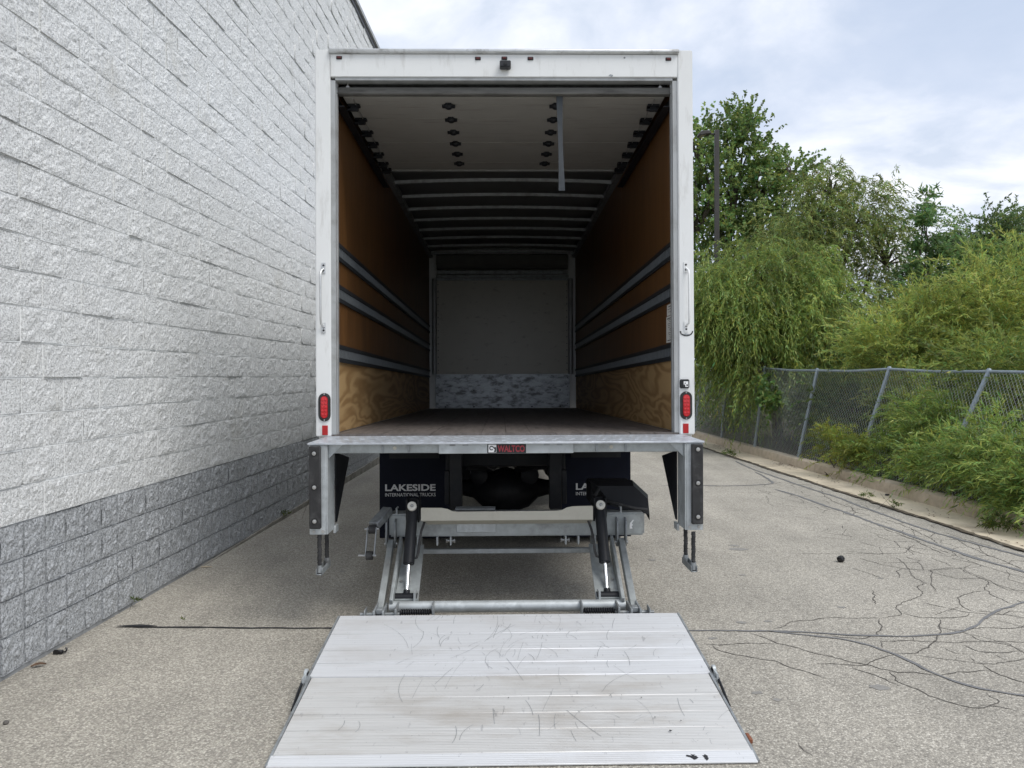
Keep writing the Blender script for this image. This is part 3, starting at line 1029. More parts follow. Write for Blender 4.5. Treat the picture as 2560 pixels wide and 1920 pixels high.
# front bulkhead
MB().box(-1.062, 1.062, 7.205, 7.23, 1.755, 3.275).build('bulkhead_panel', 'front_panel_khaki', truck)
MB().box(-1.075, 1.075, 7.19, 7.204, 3.277, 3.318).build('bulkhead_rail', 'galvanised_dark', truck)
MB().box(-1.075, 1.075, 7.185, 7.204, 3.324, 3.362).build('bulkhead_rail', 'galvanised_dark', truck)
MB().box(-1.06, 1.06, 7.17, 7.204, 3.372, 3.432).build('bulkhead_rail', 'galvanised_dark', truck, bevel=.004)
MB().prism([(7.2, 3.45), (7.1, 3.47), (7.05, 3.52), (7.05, 3.66), (7.2, 3.7)], 0, -1.06, 1.06).build('bulkhead_header', 'header_dark', truck)
for s in (-1, 1):
    MB().lathe((s * 1.105, 7.2, 1.755), (0, 0, 1), [(0, .040), (1.55, .040)], 16).build('corner_strip', 'jamb_metal', truck)
    m = MB()
    for k in range(14):
        m.lathe((s * 1.045, 7.206, 1.82 + k * .107), (0, -1, 0), [(0, .009), (.006, .006)], 6)
    m.build('rivets', 'ink_black', truck, kind='stuff')
k = MB().box(-1.087, 1.087, 7.18, 7.2045, 1.203, 1.753).build('kick_plate', 'kick_plate_steel', truck)
m = MB()
for s in (-1, 1):
    for q in range(4):
        m.lathe((s * 1.05, 7.18, 1.27 + q * .14), (0, -1, 0), [(0, .009), (.005, .006)], 6)
    for q in (.93, .47):
        m.lathe((s * q, 7.18, 1.49), (0, -1, 0), [(0, .011), (.005, .008)], 6)
        m.lathe((s * q, 7.18, 1.225), (0, -1, 0), [(0, .016), (.005, .012)], 6)
m.build('rivets', 'ink_black', k, kind='stuff')
# --- rear frame
for s in (-1, 1):
    a, b = sorted((s * 1.197, s * 1.302))
    post = MB().box(a, b, 0, .085, 1.186, 3.845).build('corner_post', 'white_paint', truck, bevel=.006, seg=2)
    a, b = sorted((s * 1.164, s * 1.1965))
    jm = MB().box(a, b, .012, .084, 1.195, 3.637)
    a, b = sorted((s * 1.158, s * 1.164))
    jm.box(a, b, .045, .083, 1.195, 3.637)
    jm.build('door_jamb', 'jamb_metal', truck)
    # grab handle: two drilled plates and a bowed round bar
    gh = MB()
    for zc in (2.341, 1.930):
        gh.box(s * 1.2455 - .0135, s * 1.2455 + .0135, -.0065, .0, zc - .036, zc + .036)
    gx = s * (1.2455 + .012)
    gh.tube([(s * 1.2455, -.006, 2.335), (gx, -.03, 2.315), (gx, -.043, 2.285), (gx, -.047, 2.22), (gx, -.047, 2.05), (gx, -.043, 1.985), (gx, -.03, 1.955), (s * 1.2455, -.006, 1.936)], .0072, 10)
    h = gh.build('grab_handle', 'white_paint' if s > 0 else 'lip_metal', post)
    for zc in (2.341, 1.930):
        for q in (-.017, .003 if zc < 2 else .017):
            MB().lathe((s * 1.2455, -.0066, zc + q), (0, -1, 0), [(0, .0075), (.003, .006)], 8).build('handle_bolt', 'ink_black', post)
    # oval tail light
    def oval(cx, zc, hw, hh, n=10):
        return [(cx + hw * math.cos(a), zc + (hh - hw) + hw * math.sin(a)) for a in np.linspace(0, math.pi, n)] + \
               [(cx + hw * math.cos(a), zc - (hh - hw) + hw * math.sin(a)) for a in np.linspace(math.pi, 2 * math.pi, n)]
    lx, lz = s * 1.241, 1.387
    tl = MB().prism(oval(lx, lz, .0415, .097), 1, -.012, .001).build('tail_light', 'black_rubber', truck, bevel=.004, seg=2)
    ln = MB().prism(oval(lx, lz, .025, .077), 1, -.020, -.0125).build('lens', 'red_lens', tl, bevel=.004, seg=2)
    m = MB()
    for r_ in range(5):
        for c_ in (-1, 1):
            m.lathe((lx + c_ * .0105, -.0205, lz - .05 + r_ * .025), (0, -1, 0), [(0, .009), (.0015, .0085), (.003, .004)], 10)
    m.build('light_cells', 'red_lens', ln, kind='stuff')
    for q in (-.088, .088):
        MB().lathe((lx, -.0125, lz + q), (0, -1, 0), [(0, .006), (.003, .004)], 8).build('light_screw', 'bolt_metal', tl)
    MB().box(s * 1.239 - .0195, s * 1.239 + .0195, -.004, .001, 1.196, 1.262).build('reflector', 'red_reflector', truck, bevel=.0015)
    # eye bolts over the door
    MB().tube([(s * 1.09, .07, 3.637), (s * 1.09, .07, 3.61)], .004, 6).lathe((s * 1.09, .07, 3.612), (0, -1, 0), [(-.004, .012), (.004, .012)], 10).build('eye_bolt', 'bolt_metal', truck)
hd = MB().box(-1.1965, 1.1965, .0, .084, 3.657, 3.815).build('header', 'white_paint', truck, bevel=.004)
MB().box(-1.164, 1.164, .010, .084, 3.637, 3.6565).build('header_return', 'jamb_metal', truck)
MB().prism([(-.022, 3.818), (-.024, 3.838), (-.008, 3.848), (.09, 3.846), (.09, 3.8155), (-.012, 3.8155)], 0, -1.205, 1.205).build('header_lip', 'lip_metal', truck, bevel=.003)
for x, z in ((-1.135, 3.787), (-.182, 3.783), (0, 3.785), (.18, 3.783), (1.134, 3.781)):
    ml = MB().box(x - .020, x + .020, -.006, .001, z - .0115, z + .0115).build('marker_light', 'ink_black', hd, bevel=.003)
    MB().box(x - .013, x + .013, -.011, -.0055, z - .007, z + .007).build('lens', 'marker_lens', hd, bevel=.002)
vc = MB().prism([(-.01, 3.757), (-.052, 3.750), (-.058, 3.706), (-.01, 3.700)], 0, -.032, .044).build('rear_view_camera', 'dark_plastic', truck, bevel=.004, seg=2)
MB().lathe((.006, -.0555, 3.728), (0, -1, -.05), [(0, .014), (.006, .013), (.0065, .007)], 14).build('camera_lens', 'ink_black', vc)
MB().box(-.02, .035, -.0095, .001, 3.71, 3.75).build('camera_bracket', 'dark_plastic', vc)
# bare scuffs on the paint
for (x, z, w, h) in ((.735, 3.668, .034, .010), (1.25, 1.875, .075, .007), (.83, 3.79, .02, .007)):
    n = 10
    MB().raw([(x + w * .5 * random.uniform(.6, 1.1) * math.cos(6.283 * q / n), -.0018, z + h * random.uniform(.5, 1.2) * math.sin(6.283 * q / n)) for q in range(n)], [tuple(range(n))]).build('paint_scuff', 'galvanised_dark', truck)
m = MB()
for q in range(16):
    a0, a1 = math.pi * (1 + q / 16), math.pi * (1 + (q + 1) / 16)
    w0 = .006 + random.uniform(0, .006)
    P = lambda a, r: (1.247 + .047 * r * math.cos(a), -.0022, 1.9 + .036 * r * math.sin(a))
    m.raw([P(a0, 1), P(a1, 1), P(a1, 1 - w0 * 22), P(a0, 1 - w0 * 20)], [(0, 1, 2, 3)])
m.build('paint_scuff', 'ink_black', truck)
sk = MB().box(1.232 - .034, 1.232 + .030, -.018, .001, 1.505, 1.567).build('power_socket', 'dark_plastic', truck, bevel=.005, seg=2)
MB().box(1.222, 1.254, -.0195, -.018, 1.515, 1.553).build('socket_label', 'ink_white', sk)
MB().lathe((1.246, -.0196, 1.527), (0, -1, 0), [(0, .006), (.001, .006)], 8).lathe((1.232, -.0196, 1.540), (0, -1, 0), [(0, .004), (.001, .004)], 8).box(1.222, 1.232, -.0205, -.0196, 1.515, 1.531).build('socket_mark', 'ink_black', sk)
# warning sheets on the right lining
for (y0, y1, z0, z1, n) in ((.20, .345, 2.035, 2.115, 3), (.10, .37, 1.838, 2.03, 13)):
    lb = MB().box(IW - .0012, IW + .001, y0, y1, z0, z1).build('warning_sheet', 'paper_label', truck)
    m = MB()
    for q in range(n):
        zz = z1 - .014 - q * (z1 - z0 - .02) / n
        w = random.uniform(.55, .95)
        m.box(IW - .0019, IW - .0013, y0 + .015, y0 + .015 + (y1 - y0 - .03) * w, zz - (.006 if q % 6 == 0 else .003), zz)
    m.build('printed_lines', 'ink_black', lb, kind='stuff')

# --- roll-up door, rolled up under the roof
door = MB().box(-1.165, 1.165, .052, .088, 3.552, 3.606).box(-1.165, 1.165, .044, .052, 3.556, 3.566).build('roll_up_door', 'door_bar', truck, bevel=.004)
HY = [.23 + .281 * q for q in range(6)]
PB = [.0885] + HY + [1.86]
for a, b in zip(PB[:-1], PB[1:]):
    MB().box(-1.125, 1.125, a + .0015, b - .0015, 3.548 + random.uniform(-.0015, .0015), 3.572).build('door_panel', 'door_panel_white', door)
MB().box(-1.11, 1.11, 1.862, 1.90, 3.54, 3.575).build('door_top_edge', 'jamb_metal', door)
hm = None
for yy in HY:
    for x in (-.40, .37):
        if hm is None:
            m = MB()
            m.lathe((0, 0, 3.547), (0, 0, -1), [(0, .036), (.006, .037), (.02, .03), (.03, .016)], 8)
            m.box(-.02, .02, -.046, .046, 3.538, 3.5465).box(-.046, .046, -.014, .014, 3.528, 3.5455)
            hm = m.build('hinge', 'black_steel', door)
            hm.location = (x, yy, 0)
        else:
            c = share(hm)
            c.location = (x, yy, 0)
rm = None
for yy in HY + [1.82]:
    for s in (-1, 1):
        if rm is None:
            m = MB().box(-.04, .045, -.026, .026, 3.532, 3.5465).tube([(-.03, 0, 3.515), (.05, 0, 3.515)], .012, 8).box(-.025, .025, -.012, .012, 3.503, 3.532)
            rm = m.build('roller_hinge', 'black_steel', door)
            o = rm
        else:
            o = share(rm)
        o.location = (s * 1.075, yy, 0)
        if s < 0:
            o.rotation_euler = (0, 0, math.pi)
for s in (-1, 1):
    a, b = sorted((s * 1.118, s * 1.175))
    m = MB().box(a, b, .09, 2.25, 3.485, 3.491)
    a, b = sorted((s * 1.169, s * 1.175))
    m.box(a, b, .09, 2.25, 3.491, 3.56)
    m.build('door_track', 'black_steel', truck)
    m = MB().tube([(s * 1.06, .09, 3.54), (s * 1.06, 1.85, 3.535)], .003, 5)
    m.build('door_cable', 'bolt_metal', door)
vs, fs = [], []
for i in range(15):
    t = i / 14
    tw = .5 * math.sin(t * 3.0)
    x, yy, z = .385 + .012 * t, .075 + .01 * math.sin(t * 5), 3.553 - .665 * t
    w = .0225 * (1 - .15 * math.sin(t * 3.1))
    for q in (-1, 1):
        for d in (-.0015, .0015):
            vs.append((x + q * w * math.cos(tw) - d * math.sin(tw), yy + q * w * math.sin(tw) + d, z))
for i in range(14):
    a = i * 4
    for p, q in ((0, 1), (1, 3), (3, 2), (2, 0)):
        fs.append((a + p, a + q, a + 4 + q, a + 4 + p))
fs += [(0, 1, 3, 2), (56, 57, 59, 58)]
MB().raw(vs, fs).build('pull_strap', 'strap_grey', door)

# --- chassis underneath
for s in (-1, 1):
    a, b = sorted((s * .39, s * .47))
    MB().box(a, b, .75, 10.2, .78, 1.03).build('frame_rail', 'black_steel', truck, bevel=.01)
    a, b = sorted((s * .335, s * .43))
    MB().box(a, b, .62, .70, .58, 1.08).build('hanger_bracket', 'black_steel', truck, bevel=.004)
    a, b = sorted((s * .432, s * .47))
    MB().box(a, b, .64, .70, .62, .88).build('hanger_plate', 'black_steel', truck, bevel=.004)
    a, b = sorted((s * .40, s * .50))
    MB().box(a, b, .5, .61, 1.02, 1.09).build('hanger_foot', 'black_steel', truck, bevel=.004)
for q in range(16):
    MB().box(-1.2, 1.2, .35 + q * .43, .41 + q * .43, 1.06, 1.16).build('floor_crossmember', 'black_steel', truck)
for s in (-1, 1):
    a, b = sorted((s * .38, s * .46))
    MB().box(a, b, .4, 7.2, 1.032, 1.062).build('sill_beam', 'black_steel', truck)
AX = 2.36
MB().tube([(-1.0, AX, .53), (-.42, AX, .53), (-.3, AX, .53), (-.2, AX, .51), (0.02, AX, .50), (.22, AX, .51), (.32, AX, .53), (.42, AX, .53), (1.0, AX, .53)],
          [.075, .075, .10, .17, .235, .17, .10, .075, .075], 18).lathe((0, AX, .5), (0, -1, 0), [(0, .2), (.12, .19), (.19, .12), (.21, .04)], 18).build('rear_axle', 'black_steel', truck)
MB().tube([(0, AX, .55), (0, 8.8, .72)], .055, 10).build('drive_shaft', 'black_steel', truck)
for q, (z0, z1) in zip((1.15, 3.3, 5.2), ((.86, 1.02), (.68, 1.02), (.68, 1.0))):
    MB().box(-.385, .385, q, q + .15, z0, z1).build('frame_crossmember', 'black_steel', truck, bevel=.01)
for x in (-.25, .24):
    MB().lathe((x, AX - .32, .68), (0, 1, 0), [(0, .05), (.02, .085), (.1, .09), (.16, .085), (.18, .05)], 16).build('brake_chamber', 'black_steel', truck)
    MB().tube([(x * .5, AX - .1, .72), (x * 1.4, AX - 1.0, .84)], .03, 8).build('torque_rod', 'black_steel', truck)
MB().tube([(-.385, AX - .55, .9), (-.1, AX - .6, .80), (.15, AX - .6, .82), (.385, AX - .55, .93)], .016, 8).build('brake_line', 'black_rubber', truck)
for s in (-1, 1):
    m = MB()
    for q in range(5):
        a, b = sorted((s * .46, s * .54))
        m.box(a, b, AX - .75 + q * .12, AX + .75 - q * .12, .62 - q * .018, .634 - q * .018)
    m.build('leaf_spring', 'black_steel', truck)
    for r0 in (.62, .92):
        t = MB().lathe((s * r0, AX, .535), (s, 0, 0), [(0, .30), (.01, .42), (.03, .48), (.07, .495), (.19, .495), (.23, .48), (.25, .42), (.26, .30)], 30).build('wheel', 'tyre', truck)
        MB().lathe((s * r0, AX, .535), (s, 0, 0), [(.03, .29), (.05, .27), (.2, .27), (.22, .29)], 20).build('rim', 'white_paint', t)
    t = MB().lathe((s * .92, 8.9, .66), (s, 0, 0), [(0, .30), (.01, .42), (.03, .48), (.07, .495), (.19, .495), (.23, .48), (.25, .42), (.26, .30)], 30).build('wheel', 'tyre', truck)
    MB().lathe((s * .92, 8.9, .66), (s, 0, 0), [(.03, .29), (.05, .27), (.2, .27), (.22, .29)], 20).build('rim', 'white_paint', t)
MB().tube([(-.52, 4.1, .62), (-.52, 5.5, .62)], .26, 18).build('fuel_tank', 'black_steel', truck)  # tank, battery box, gearbox and exhaust: unseen, added to block light underneath
MB().box(.5, 1.0, 4.0, 5.2, .45, .95).build('battery_box', 'black_steel', truck, bevel=.03)
MB().box(-.3, .3, 7.6, 9.4, .35, 1.1).build('gearbox', 'black_steel', truck, bevel=.08)
MB().tube([(.28, 2.9, .72), (.3, 4.2, .7), (.3, 6.5, .72)], .06, 10).build('exhaust_pipe', 'black_steel', truck)
for q in range(4):
    x = random.uniform(-.2, .2)
    MB().tube([(x - .25, 1.3, .95), (x, 1.45, .80 + .03 * q), (x + .2, 1.7, .95)], .012, 6).build('air_hose', 'black_rubber', truck)
cab = MB().prism([(7.5, .75), (7.5, 2.75), (8.9, 2.75), (9.35, 1.9), (10.3, 1.65), (10.45, .75)], 0, -1.1, 1.1).build('cab', 'white_paint', truck, bevel=.06, seg=2)
# mud flaps
for s, x0, x1, bold in ((-1, -1.114, -.47, 0), (1, .50, 1.119, 0)):
    mf = MB().box(x0, x1, 1.56, 1.57, .19, 1.03).build('mud_flap', 'mud_flap_rubber', truck)
    MB().box(x0 + .09, x0 + .53, 1.54, 1.56, .895, .94).build('flap_bracket', 'black_steel', mf)
    tx = -1.064 if s < 0 else .630
    text_object('flap_lettering', 'LAKESIDE', tx, tx + .447, .606, .666, 1.5575, 'ink_grey', mf, bold=.028)
    text_object('flap_lettering', 'INTERNATIONAL TRUCKS', tx, tx + .447, .558, .588, 1.5575, 'ink_grey', mf, bold=.006)

# --- lift gate (built in road coordinates, carried by the truck)
def lift(m, name, material, parent=None, **kw):
    if parent is None:
        return m.build(name, material, truck, TI, **kw)
    return m.build(name, material, parent, **kw)


sp = lift(MB().box(-1.19, 1.262, 4.742, 5.285, 1.176, 1.188), 'sill_plate', 'tread_steel', bevel=.002)
m = MB()
for i in range(46):
    for j in range(5):
        x, yy = -1.16 + i * .0525 + (j % 2) * .026, 4.77 + j * .11
        m.beam((x - .014, yy - .014 * (1 if (i + j) % 2 else -1), 1.1885), (x + .014, yy + .014 * (1 if (i + j) % 2 else -1), 1.1885), .006, .003)
lift(m, 'tread_bars', 'tread_steel', sp, kind='stuff')
cmb = lift(MB().box(-1.075, 1.147, 4.795, 4.81, 1.118, 1.1755), 'rear_crossmember', 'galvanised_mid', bevel=.003)
for x in (-.735, -.575, .60, .78):
    lift(MB().box(x - .006, x + .006, 4.785, 4.7945, 1.12, 1.175), 'stiffener', 'galvanised_dark', cmb)
for x in (-.66, .69):
    lift(MB().lathe((x, 4.794, 1.15), (0, -1, 0), [(0, .012), (.002, .011)], 12), 'plug', 'tan_steel', cmb)
cpl = lift(MB().box(-.386, .452, 4.772, 4.784, 1.115, 1.1755), 'center_plate', 'galvanised', cmb, bevel=.002)
for x in (-.30, -.22, .285, .365):
    lift(MB().box(x - .018, x + .018, 4.7705, 4.7719, 1.163, 1.175), 'slot', 'galvanised_dark', cmb)
bd = lift(MB().box(-.084, .156, 4.768, 4.7715, 1.117, 1.175), 'maker_badge', 'ink_black', truck and None, bevel=.001)
bm_ = lift(MB().box(-.077, -.028, 4.7668, 4.7678, 1.122, 1.170), 'badge_square', 'ink_white', bd)
m = MB()
for q in range(14):
    a0, a1 = R(35 + q * 20), R(35 + (q + 1) * 20)
    P = lambda a, r: (-.058 + r * math.cos(a), 4.7662, 1.149 + r * math.sin(a))
    m.raw([P(a0, .014), P(a1, .014), P(a1, .008), P(a0, .008)], [(0, 1, 2, 3)])
m.raw([(-.054, 4.7662, 1.163), (-.042, 4.7662, 1.154), (-.030, 4.7662, 1.155), (-.030, 4.7662, 1.124), (-.044, 4.7662, 1.124), (-.038, 4.7662, 1.140), (-.047, 4.7662, 1.150)], [(0, 1, 2, 3, 4, 5, 6)])
lift(m, 'badge_emblem', 'ink_black', bd)
text_object('badge_lettering', 'WALTCO', -.020, .148, 1.124, 1.166, 4.7666, 'badge_red', bd, None, bold=.03)

for s in (-1, 1):
    X = (lambda x: .036 + s * x)
    def bx(m, x0, x1, *r):
        a, b = sorted((X(x0), X(x1)))
        return m.box(a, b, *r)
    dz = 0.0 if s < 0 else .012
    bp_ = MB()
    bx(bp_, 1.116, 1.218, 4.75, 4.758, .622 + dz, 1.175)
    bx(bp_, 1.106, 1.116, 4.752, 4.95, .622 + dz, 1.172)
    bx(bp_, 1.208, 1.216, 4.759, 4.95, .622 + dz, 1.172)
    bx(bp_, 1.117, 1.2075, 4.759, 4.95, .622 + dz, .632 + dz)
    bx(bp_, 1.117, 1.2075, 4.759, 4.95, .84 + dz, .85 + dz)
    bx(bp_, 1.09, 1.1055, 4.90, 4.99, .60, .645)
    pst = lift(bp_, 'bumper_post', 'galvanised', bevel=.002)
    rb = MB()
    bx(rb, 1.143, 1.213, 4.722, 4.7495, .662 + dz, 1.170)
    rb = lift(rb, 'rubber_bumper', 'black_rubber', pst, bevel=.005)
    for z in (1.126, .918, .709):
        m = MB().lathe((X(1.18), 4.7215, z + dz), (0, -1, 0), [(0, .021), (.0006, .021)], 14)
        lift(m, 'bolt_recess', 'ink_black', pst)
        m = MB().lathe((X(1.18), 4.7208, z + dz), (0, -1, 0), [(0, .013), (.005, .012), (.006, .007)], 10)
        lift(m, 'bolt', 'bolt_metal', pst)
    for x in (1.135, 1.19):
        lift(MB().lathe((X(x), 4.7495, .642 + dz), (0, -1, 0), [(0, .010), (.006, .010)], 6), 'bolt', 'bolt_metal', pst)
    gs = MB()
    a, b = sorted((X(1.098), X(1.1045)))
    gs.prism([(4.955, 1.11), (5.40, 1.03), (4.99, .66), (4.955, .66)], 0, a, b)
    gs.prism([(4.97, 1.165), (5.5, 1.165), (5.2, 1.115), (4.97, 1.12)], 0, a, b)
    lift(gs, 'gusset', 'black_steel', pst)
    gs = MB()
    a, b = sorted((X(.98), X(1.105)))
    gs.raw([(X(1.1045), 4.79, 1.172), (X(1.02), 4.79, 1.172), (X(1.1045), 4.79, 1.09), (X(1.1045), 4.794, 1.172), (X(1.02), 4.794, 1.172), (X(1.1045), 4.794, 1.09)], [(0, 1, 2), (5, 4, 3), (0, 3, 4, 1), (1, 4, 5, 2), (2, 5, 3, 0)])
    lift(gs, 'corner_gusset', 'galvanised', pst)
    for yy, z1 in ((4.765, .62), (4.965, .64)):
        pts = [(X(1.161) + .0012 * math.sin(q * 1.3), yy + .0012 * math.cos(q * 1.3), z1 - (z1 - .41) * q / 12) for q in range(13)]
        cb = lift(MB().tube(pts, .0125, 10), 'cable', 'black_rubber', pst)
        hx = MB()
        for q in range(60):
            a0, a1 = q * .7, (q + 1) * .7
            p = lambda a, qq: (X(1.161) + .0128 * math.cos(a), yy + .0128 * math.sin(a), z1 - (z1 - .41) * qq / 60)
            hx.tube([p(a0, q), p(a1, q + 1)], .0028, 4, cap=False)
        lift(hx, 'cable_strands', 'black_rubber', cb)
        lift(MB().lathe((X(1.161), yy, .385), (0, 0, 1), [(0, .017), (.045, .017)], 12), 'cable_ferrule', 'galvanised_dark', pst)
    m = MB()
    bx(m, 1.141, 1.146, 4.745, 4.985, .372, .412)
    bx(m, 1.176, 1.181, 4.745, 4.985, .372, .412)
    bx(m, 1.146, 1.176, 4.745, 4.985, .372, .378)
    lift(m, 'step', 'galvanised_dark', pst, bevel=.002)

tube = lift(MB().box(-.787, 1.012, 5.40, 5.56, .468, .628), 'main_tube', 'galvanised_mid', bevel=.012, seg=2)
# a white chalk mark on the tube's right end
lift(MB().raw([(.905, 5.3985, .515), (.926, 5.3985, .515), (.920, 5.3985, .533), (.928, 5.3985, .54), (.922, 5.3985, .552), (.937, 5.3985, .578), (.927, 5.3985, .577), (.908, 5.3985, .556), (.905, 5.3985, .54)], [tuple(range(9))]), 'chalk_mark', 'ink_white', tube)
lift(MB().box(-.314, -.038, 5.386, 5.3995, .500, .568), 'tube_plate', 'galvanised', tube, bevel=.002)
lift(MB().box(-.31, -.04, 5.2, 5.30, .692, .697).box(-.31, -.04, 5.295, 5.30, .66, .692), 'tube_tab', 'galvanised_dark', tube)
for x in (-.451, -.356, .455, .545):
    lift(MB().box(x - .006, x + .006, 5.40, 5.48, .405, .4675), 'lug', 'galvanised', tube, bevel=.002)
for x in (-.356, .455):
    lift(MB().tube([(x - .035, 5.44, .43), (x + .028, 5.44, .43)], .010, 8).lathe((x - .035, 5.44, .43), (1, 0, 0), [(0, .016), (.01, .016)], 6).lathe((x + .02, 5.44, .43), (1, 0, 0), [(0, .016), (.01, .016)], 6), 'lug_bolt', 'bolt_metal', tube)
# step plate with raised ears and a folded lip
pl = [(-.537, .632), (-.537, .712), (-.53, .715), (-.40, .713), (-.36, .706), (-.33, .692), (-.30, .687), (.375, .689), (.41, .694), (.44, .710), (.48, .718), (.61, .721), (.617, .718), (.617, .632)]
dp = MB().prism(pl, 1, 5.150, 5.156)
dp.raw([(-.537, 5.1505, .632), (.617, 5.1505, .632), (.617, 5.25, .588), (-.50, 5.25, .588), (-.537, 5.1505, .628), (.617, 5.1505, .628), (.617, 5.25, .584), (-.50, 5.25, .584)], [(0, 1, 2, 3), (7, 6, 5, 4), (0, 3, 7, 4), (1, 5, 6, 2), (3, 2, 6, 7), (0, 4, 5, 1)])
lift(dp, 'step_plate', 'tan_steel')
lift(MB().box(-.60, .675, 5.69, 5.73, .279, .314).box(-.6, -.585, 5.45, 5.69, .285, .46).box(.66, .675, 5.45, 5.69, .285, .46), 'underride_bar', 'galvanised', bevel=.003)
tt = lift(MB().tube([(-.70, 4.80, .155), (.775, 4.80, .155)], .036, 20), 'torsion_tube', 'galvanised')
for s in (-1, 1):
    X = (lambda x: .036 + s * x)
    def bx(m, x0, x1, *r):
        a, b = sorted((X(x0), X(x1)))
        return m.box(a, b, *r)
    # lugs on the main tube
    for x in (.828, .768):
        a, b = sorted((X(x), X(x + .012)))
        lift(MB().prism([(5.395, .60), (5.33, .585), (5.325, .46), (5.35, .40), (5.39, .40), (5.395, .46)], 0, a, b), 'arm_lug', 'galvanised_dark', bevel=.002)
    lift(MB().tube([(X(.76), 5.36, .43), (X(.85), 5.36, .43)], .014, 10), 'pivot_pin', 'bolt_metal')
    lift(MB().beam((X(.804), 5.37, .435), (X(.79), 4.77, .135), .042, .062), 'lift_arm', 'galvanised_mid', bevel=.004)
    ia = MB().beam((X(.735), 5.37, .435), (X(.722), 4.78, .165), .022, .105)
    ia = lift(ia, 'lift_arm', 'galvanised_mid', bevel=.004)
    pl_ = MB().raw([(X(.712), 5.36, .42), (X(.575), 5.36, .42), (X(.562), 4.86, .185), (X(.712), 4.86, .185), (X(.712), 5.36, .408), (X(.575), 5.36, .408), (X(.562), 4.86, .173), (X(.712), 4.86, .173)],
                   [(0, 1, 2, 3), (7, 6, 5, 4), (0, 4, 5, 1), (1, 5, 6, 2), (2, 6, 7, 3), (3, 7, 4, 0)])
    lift(pl_, 'arm_plate', 'galvanised_mid', ia)
    for q in (.3, .55):
        lift(MB().lathe((X(.69), 5.36 - .5 * (1 - q), .425 - .235 * (1 - q)), (0, -.4, 1), [(0, .009), (.006, .008)], 8), 'bolt', 'bolt_metal', ia)
    # hydraulic cylinder
    top, bot, low = (X(.638), 5.225, .690), (X(.643), 5.03, .368), (X(.643), 4.905, .195)
    cy = lift(MB().tube([top, bot], .0375, 22), 'hydraulic_cylinder', 'black_steel', bevel=.003)
    lift(MB().tube([bot, low], .0135, 14), 'piston_rod', 'chrome', cy)
    lift(MB().tube([(X(.572), 4.895, .185), (X(.716), 4.895, .185)], .030, 16).tube([(X(.643), 4.91, .20), (X(.643), 4.925, .225)], .021, 12), 'clevis_block', 'black_steel', cy)
    m = MB()
    bx(m, .577, .589, 4.82, 4.90, .135, .235)
    lift(m, 'clevis_lug', 'galvanised', tt)
    ro = lift(MB().lathe((X(.637), 5.20, .712), (0, -.85, .5), [(0, .026), (.003, .031), (.024, .031), (.028, .026), (.028, .013), (.022, .012)], 22), 'roller', 'nylon_white', cy)
    lift(MB().lathe((X(.637), 5.20, .712), (0, -.85, .5), [(.02, .010), (.032, .009), (.033, .004)], 8), 'roller_bolt', 'bolt_metal', ro)
    m = MB()
    for x in (.595, .672):
        a, b = sorted((X(x), X(x + .0107)))
        m.prism([(5.215, .64), (5.215, .76), (5.26, .765), (5.36, .765), (5.40, .60), (5.24, .6)], 0, a, b)
    bx(m, .6055, .6715, 5.30, 5.32, .62, .755)
    lift(m, 'cylinder_bracket', 'black_steel', cy)
    lift(MB().tube([(X(.55), 5.30, .60), (X(.552), 5.20, .615), (X(.556), 5.175, .605), (X(.572), 5.17, .56), (X(.582), 5.14, .50), (X(.585), 5.08, .43), (X(.592), 5.05, .405), (X(.61), 5.05, .40)], .0085, 8), 'hydraulic_hose', 'black_rubber', cy)
    # spring on the hinge
    m = MB()
    pts = []
    for q in range(13 * 12 + 1):
        t = q / (13 * 12)
        a = q / 12 * 2 * math.pi
        pts.append((X(.475 + .185 * t), 4.715 + .018 * math.cos(a), .145 + .018 * math.sin(a)))
    m.tube(pts, .0052, 6)
    lift(m, 'spring', 'black_steel', tt)
    for (x0, x1, y0, y1, z0, z1) in ((.452, .462, 4.68, 4.78, .115, .20), (.672, .684, 4.64, 4.80, .11, .19), (.745, .757, 4.62, 4.80, .10, .185), (.80, .812, 4.62, 4.80, .10, .185), (.86, .866, 4.63, 4.72, .115, .185), (.759, .798, 4.66, 4.72, .154, .182)):
        lift(bx(MB(), x0, x1, y0, y1, z0, z1), 'hinge_plate', 'galvanised_dark', tt, bevel=.002)
    lift(MB().tube([(X(.66), 4.70, .14), (X(.90), 4.70, .14)], .013, 10), 'hinge_pin', 'galvanised_dark', tt)
    lift(MB().tube([(X(.46), 4.715, .145), (X(.68), 4.715, .145)], .009, 8), 'hinge_rod', 'black_steel', tt)
# folding opener arm with two rollers on the left
oa = lift(MB().beam((-.795, 5.42, .655), (-.872, 5.25, .575), .075, .055), 'opener_arm', 'galvanised_dark', bevel=.006)
lift(MB().tube([(-.895, 5.215, .560), (-.852, 5.215, .560)], .030, 16), 'opener_roller', 'black_rubber', oa)
for x in (-.905, -.846):
    lift(MB().beam((x, 5.22, .575), (x - .012, 5.19, .385), .007, .026, up=(0, 1, 0)), 'opener_link', 'galvanised_dark', oa)
lift(MB().tube([(-.912, 5.19, .388), (-.868, 5.19, .388)], .030, 16), 'opener_roller', 'black_rubber', oa)
lift(MB().tube([(-.965, 5.19, .388), (-.845, 5.19, .388)], .008, 8), 'opener_pin', 'bolt_metal', oa)
lift(MB().tube([(-.925, 5.215, .562), (-.83, 5.215, .562)], .008, 8), 'opener_pin', 'bolt_metal', oa)
lift(MB().tube([(-.735, 5.41, .628), (-.735, 5.41, .668), (-.728, 5.43, .672)], .007, 8), 'lock_hook', 'galvanised', tube)
lift(MB().tube([(.845, 5.41, .628), (.845, 5.41, .668), (.838, 5.43, .672)], .007, 8), 'lock_hook', 'galvanised', tube)
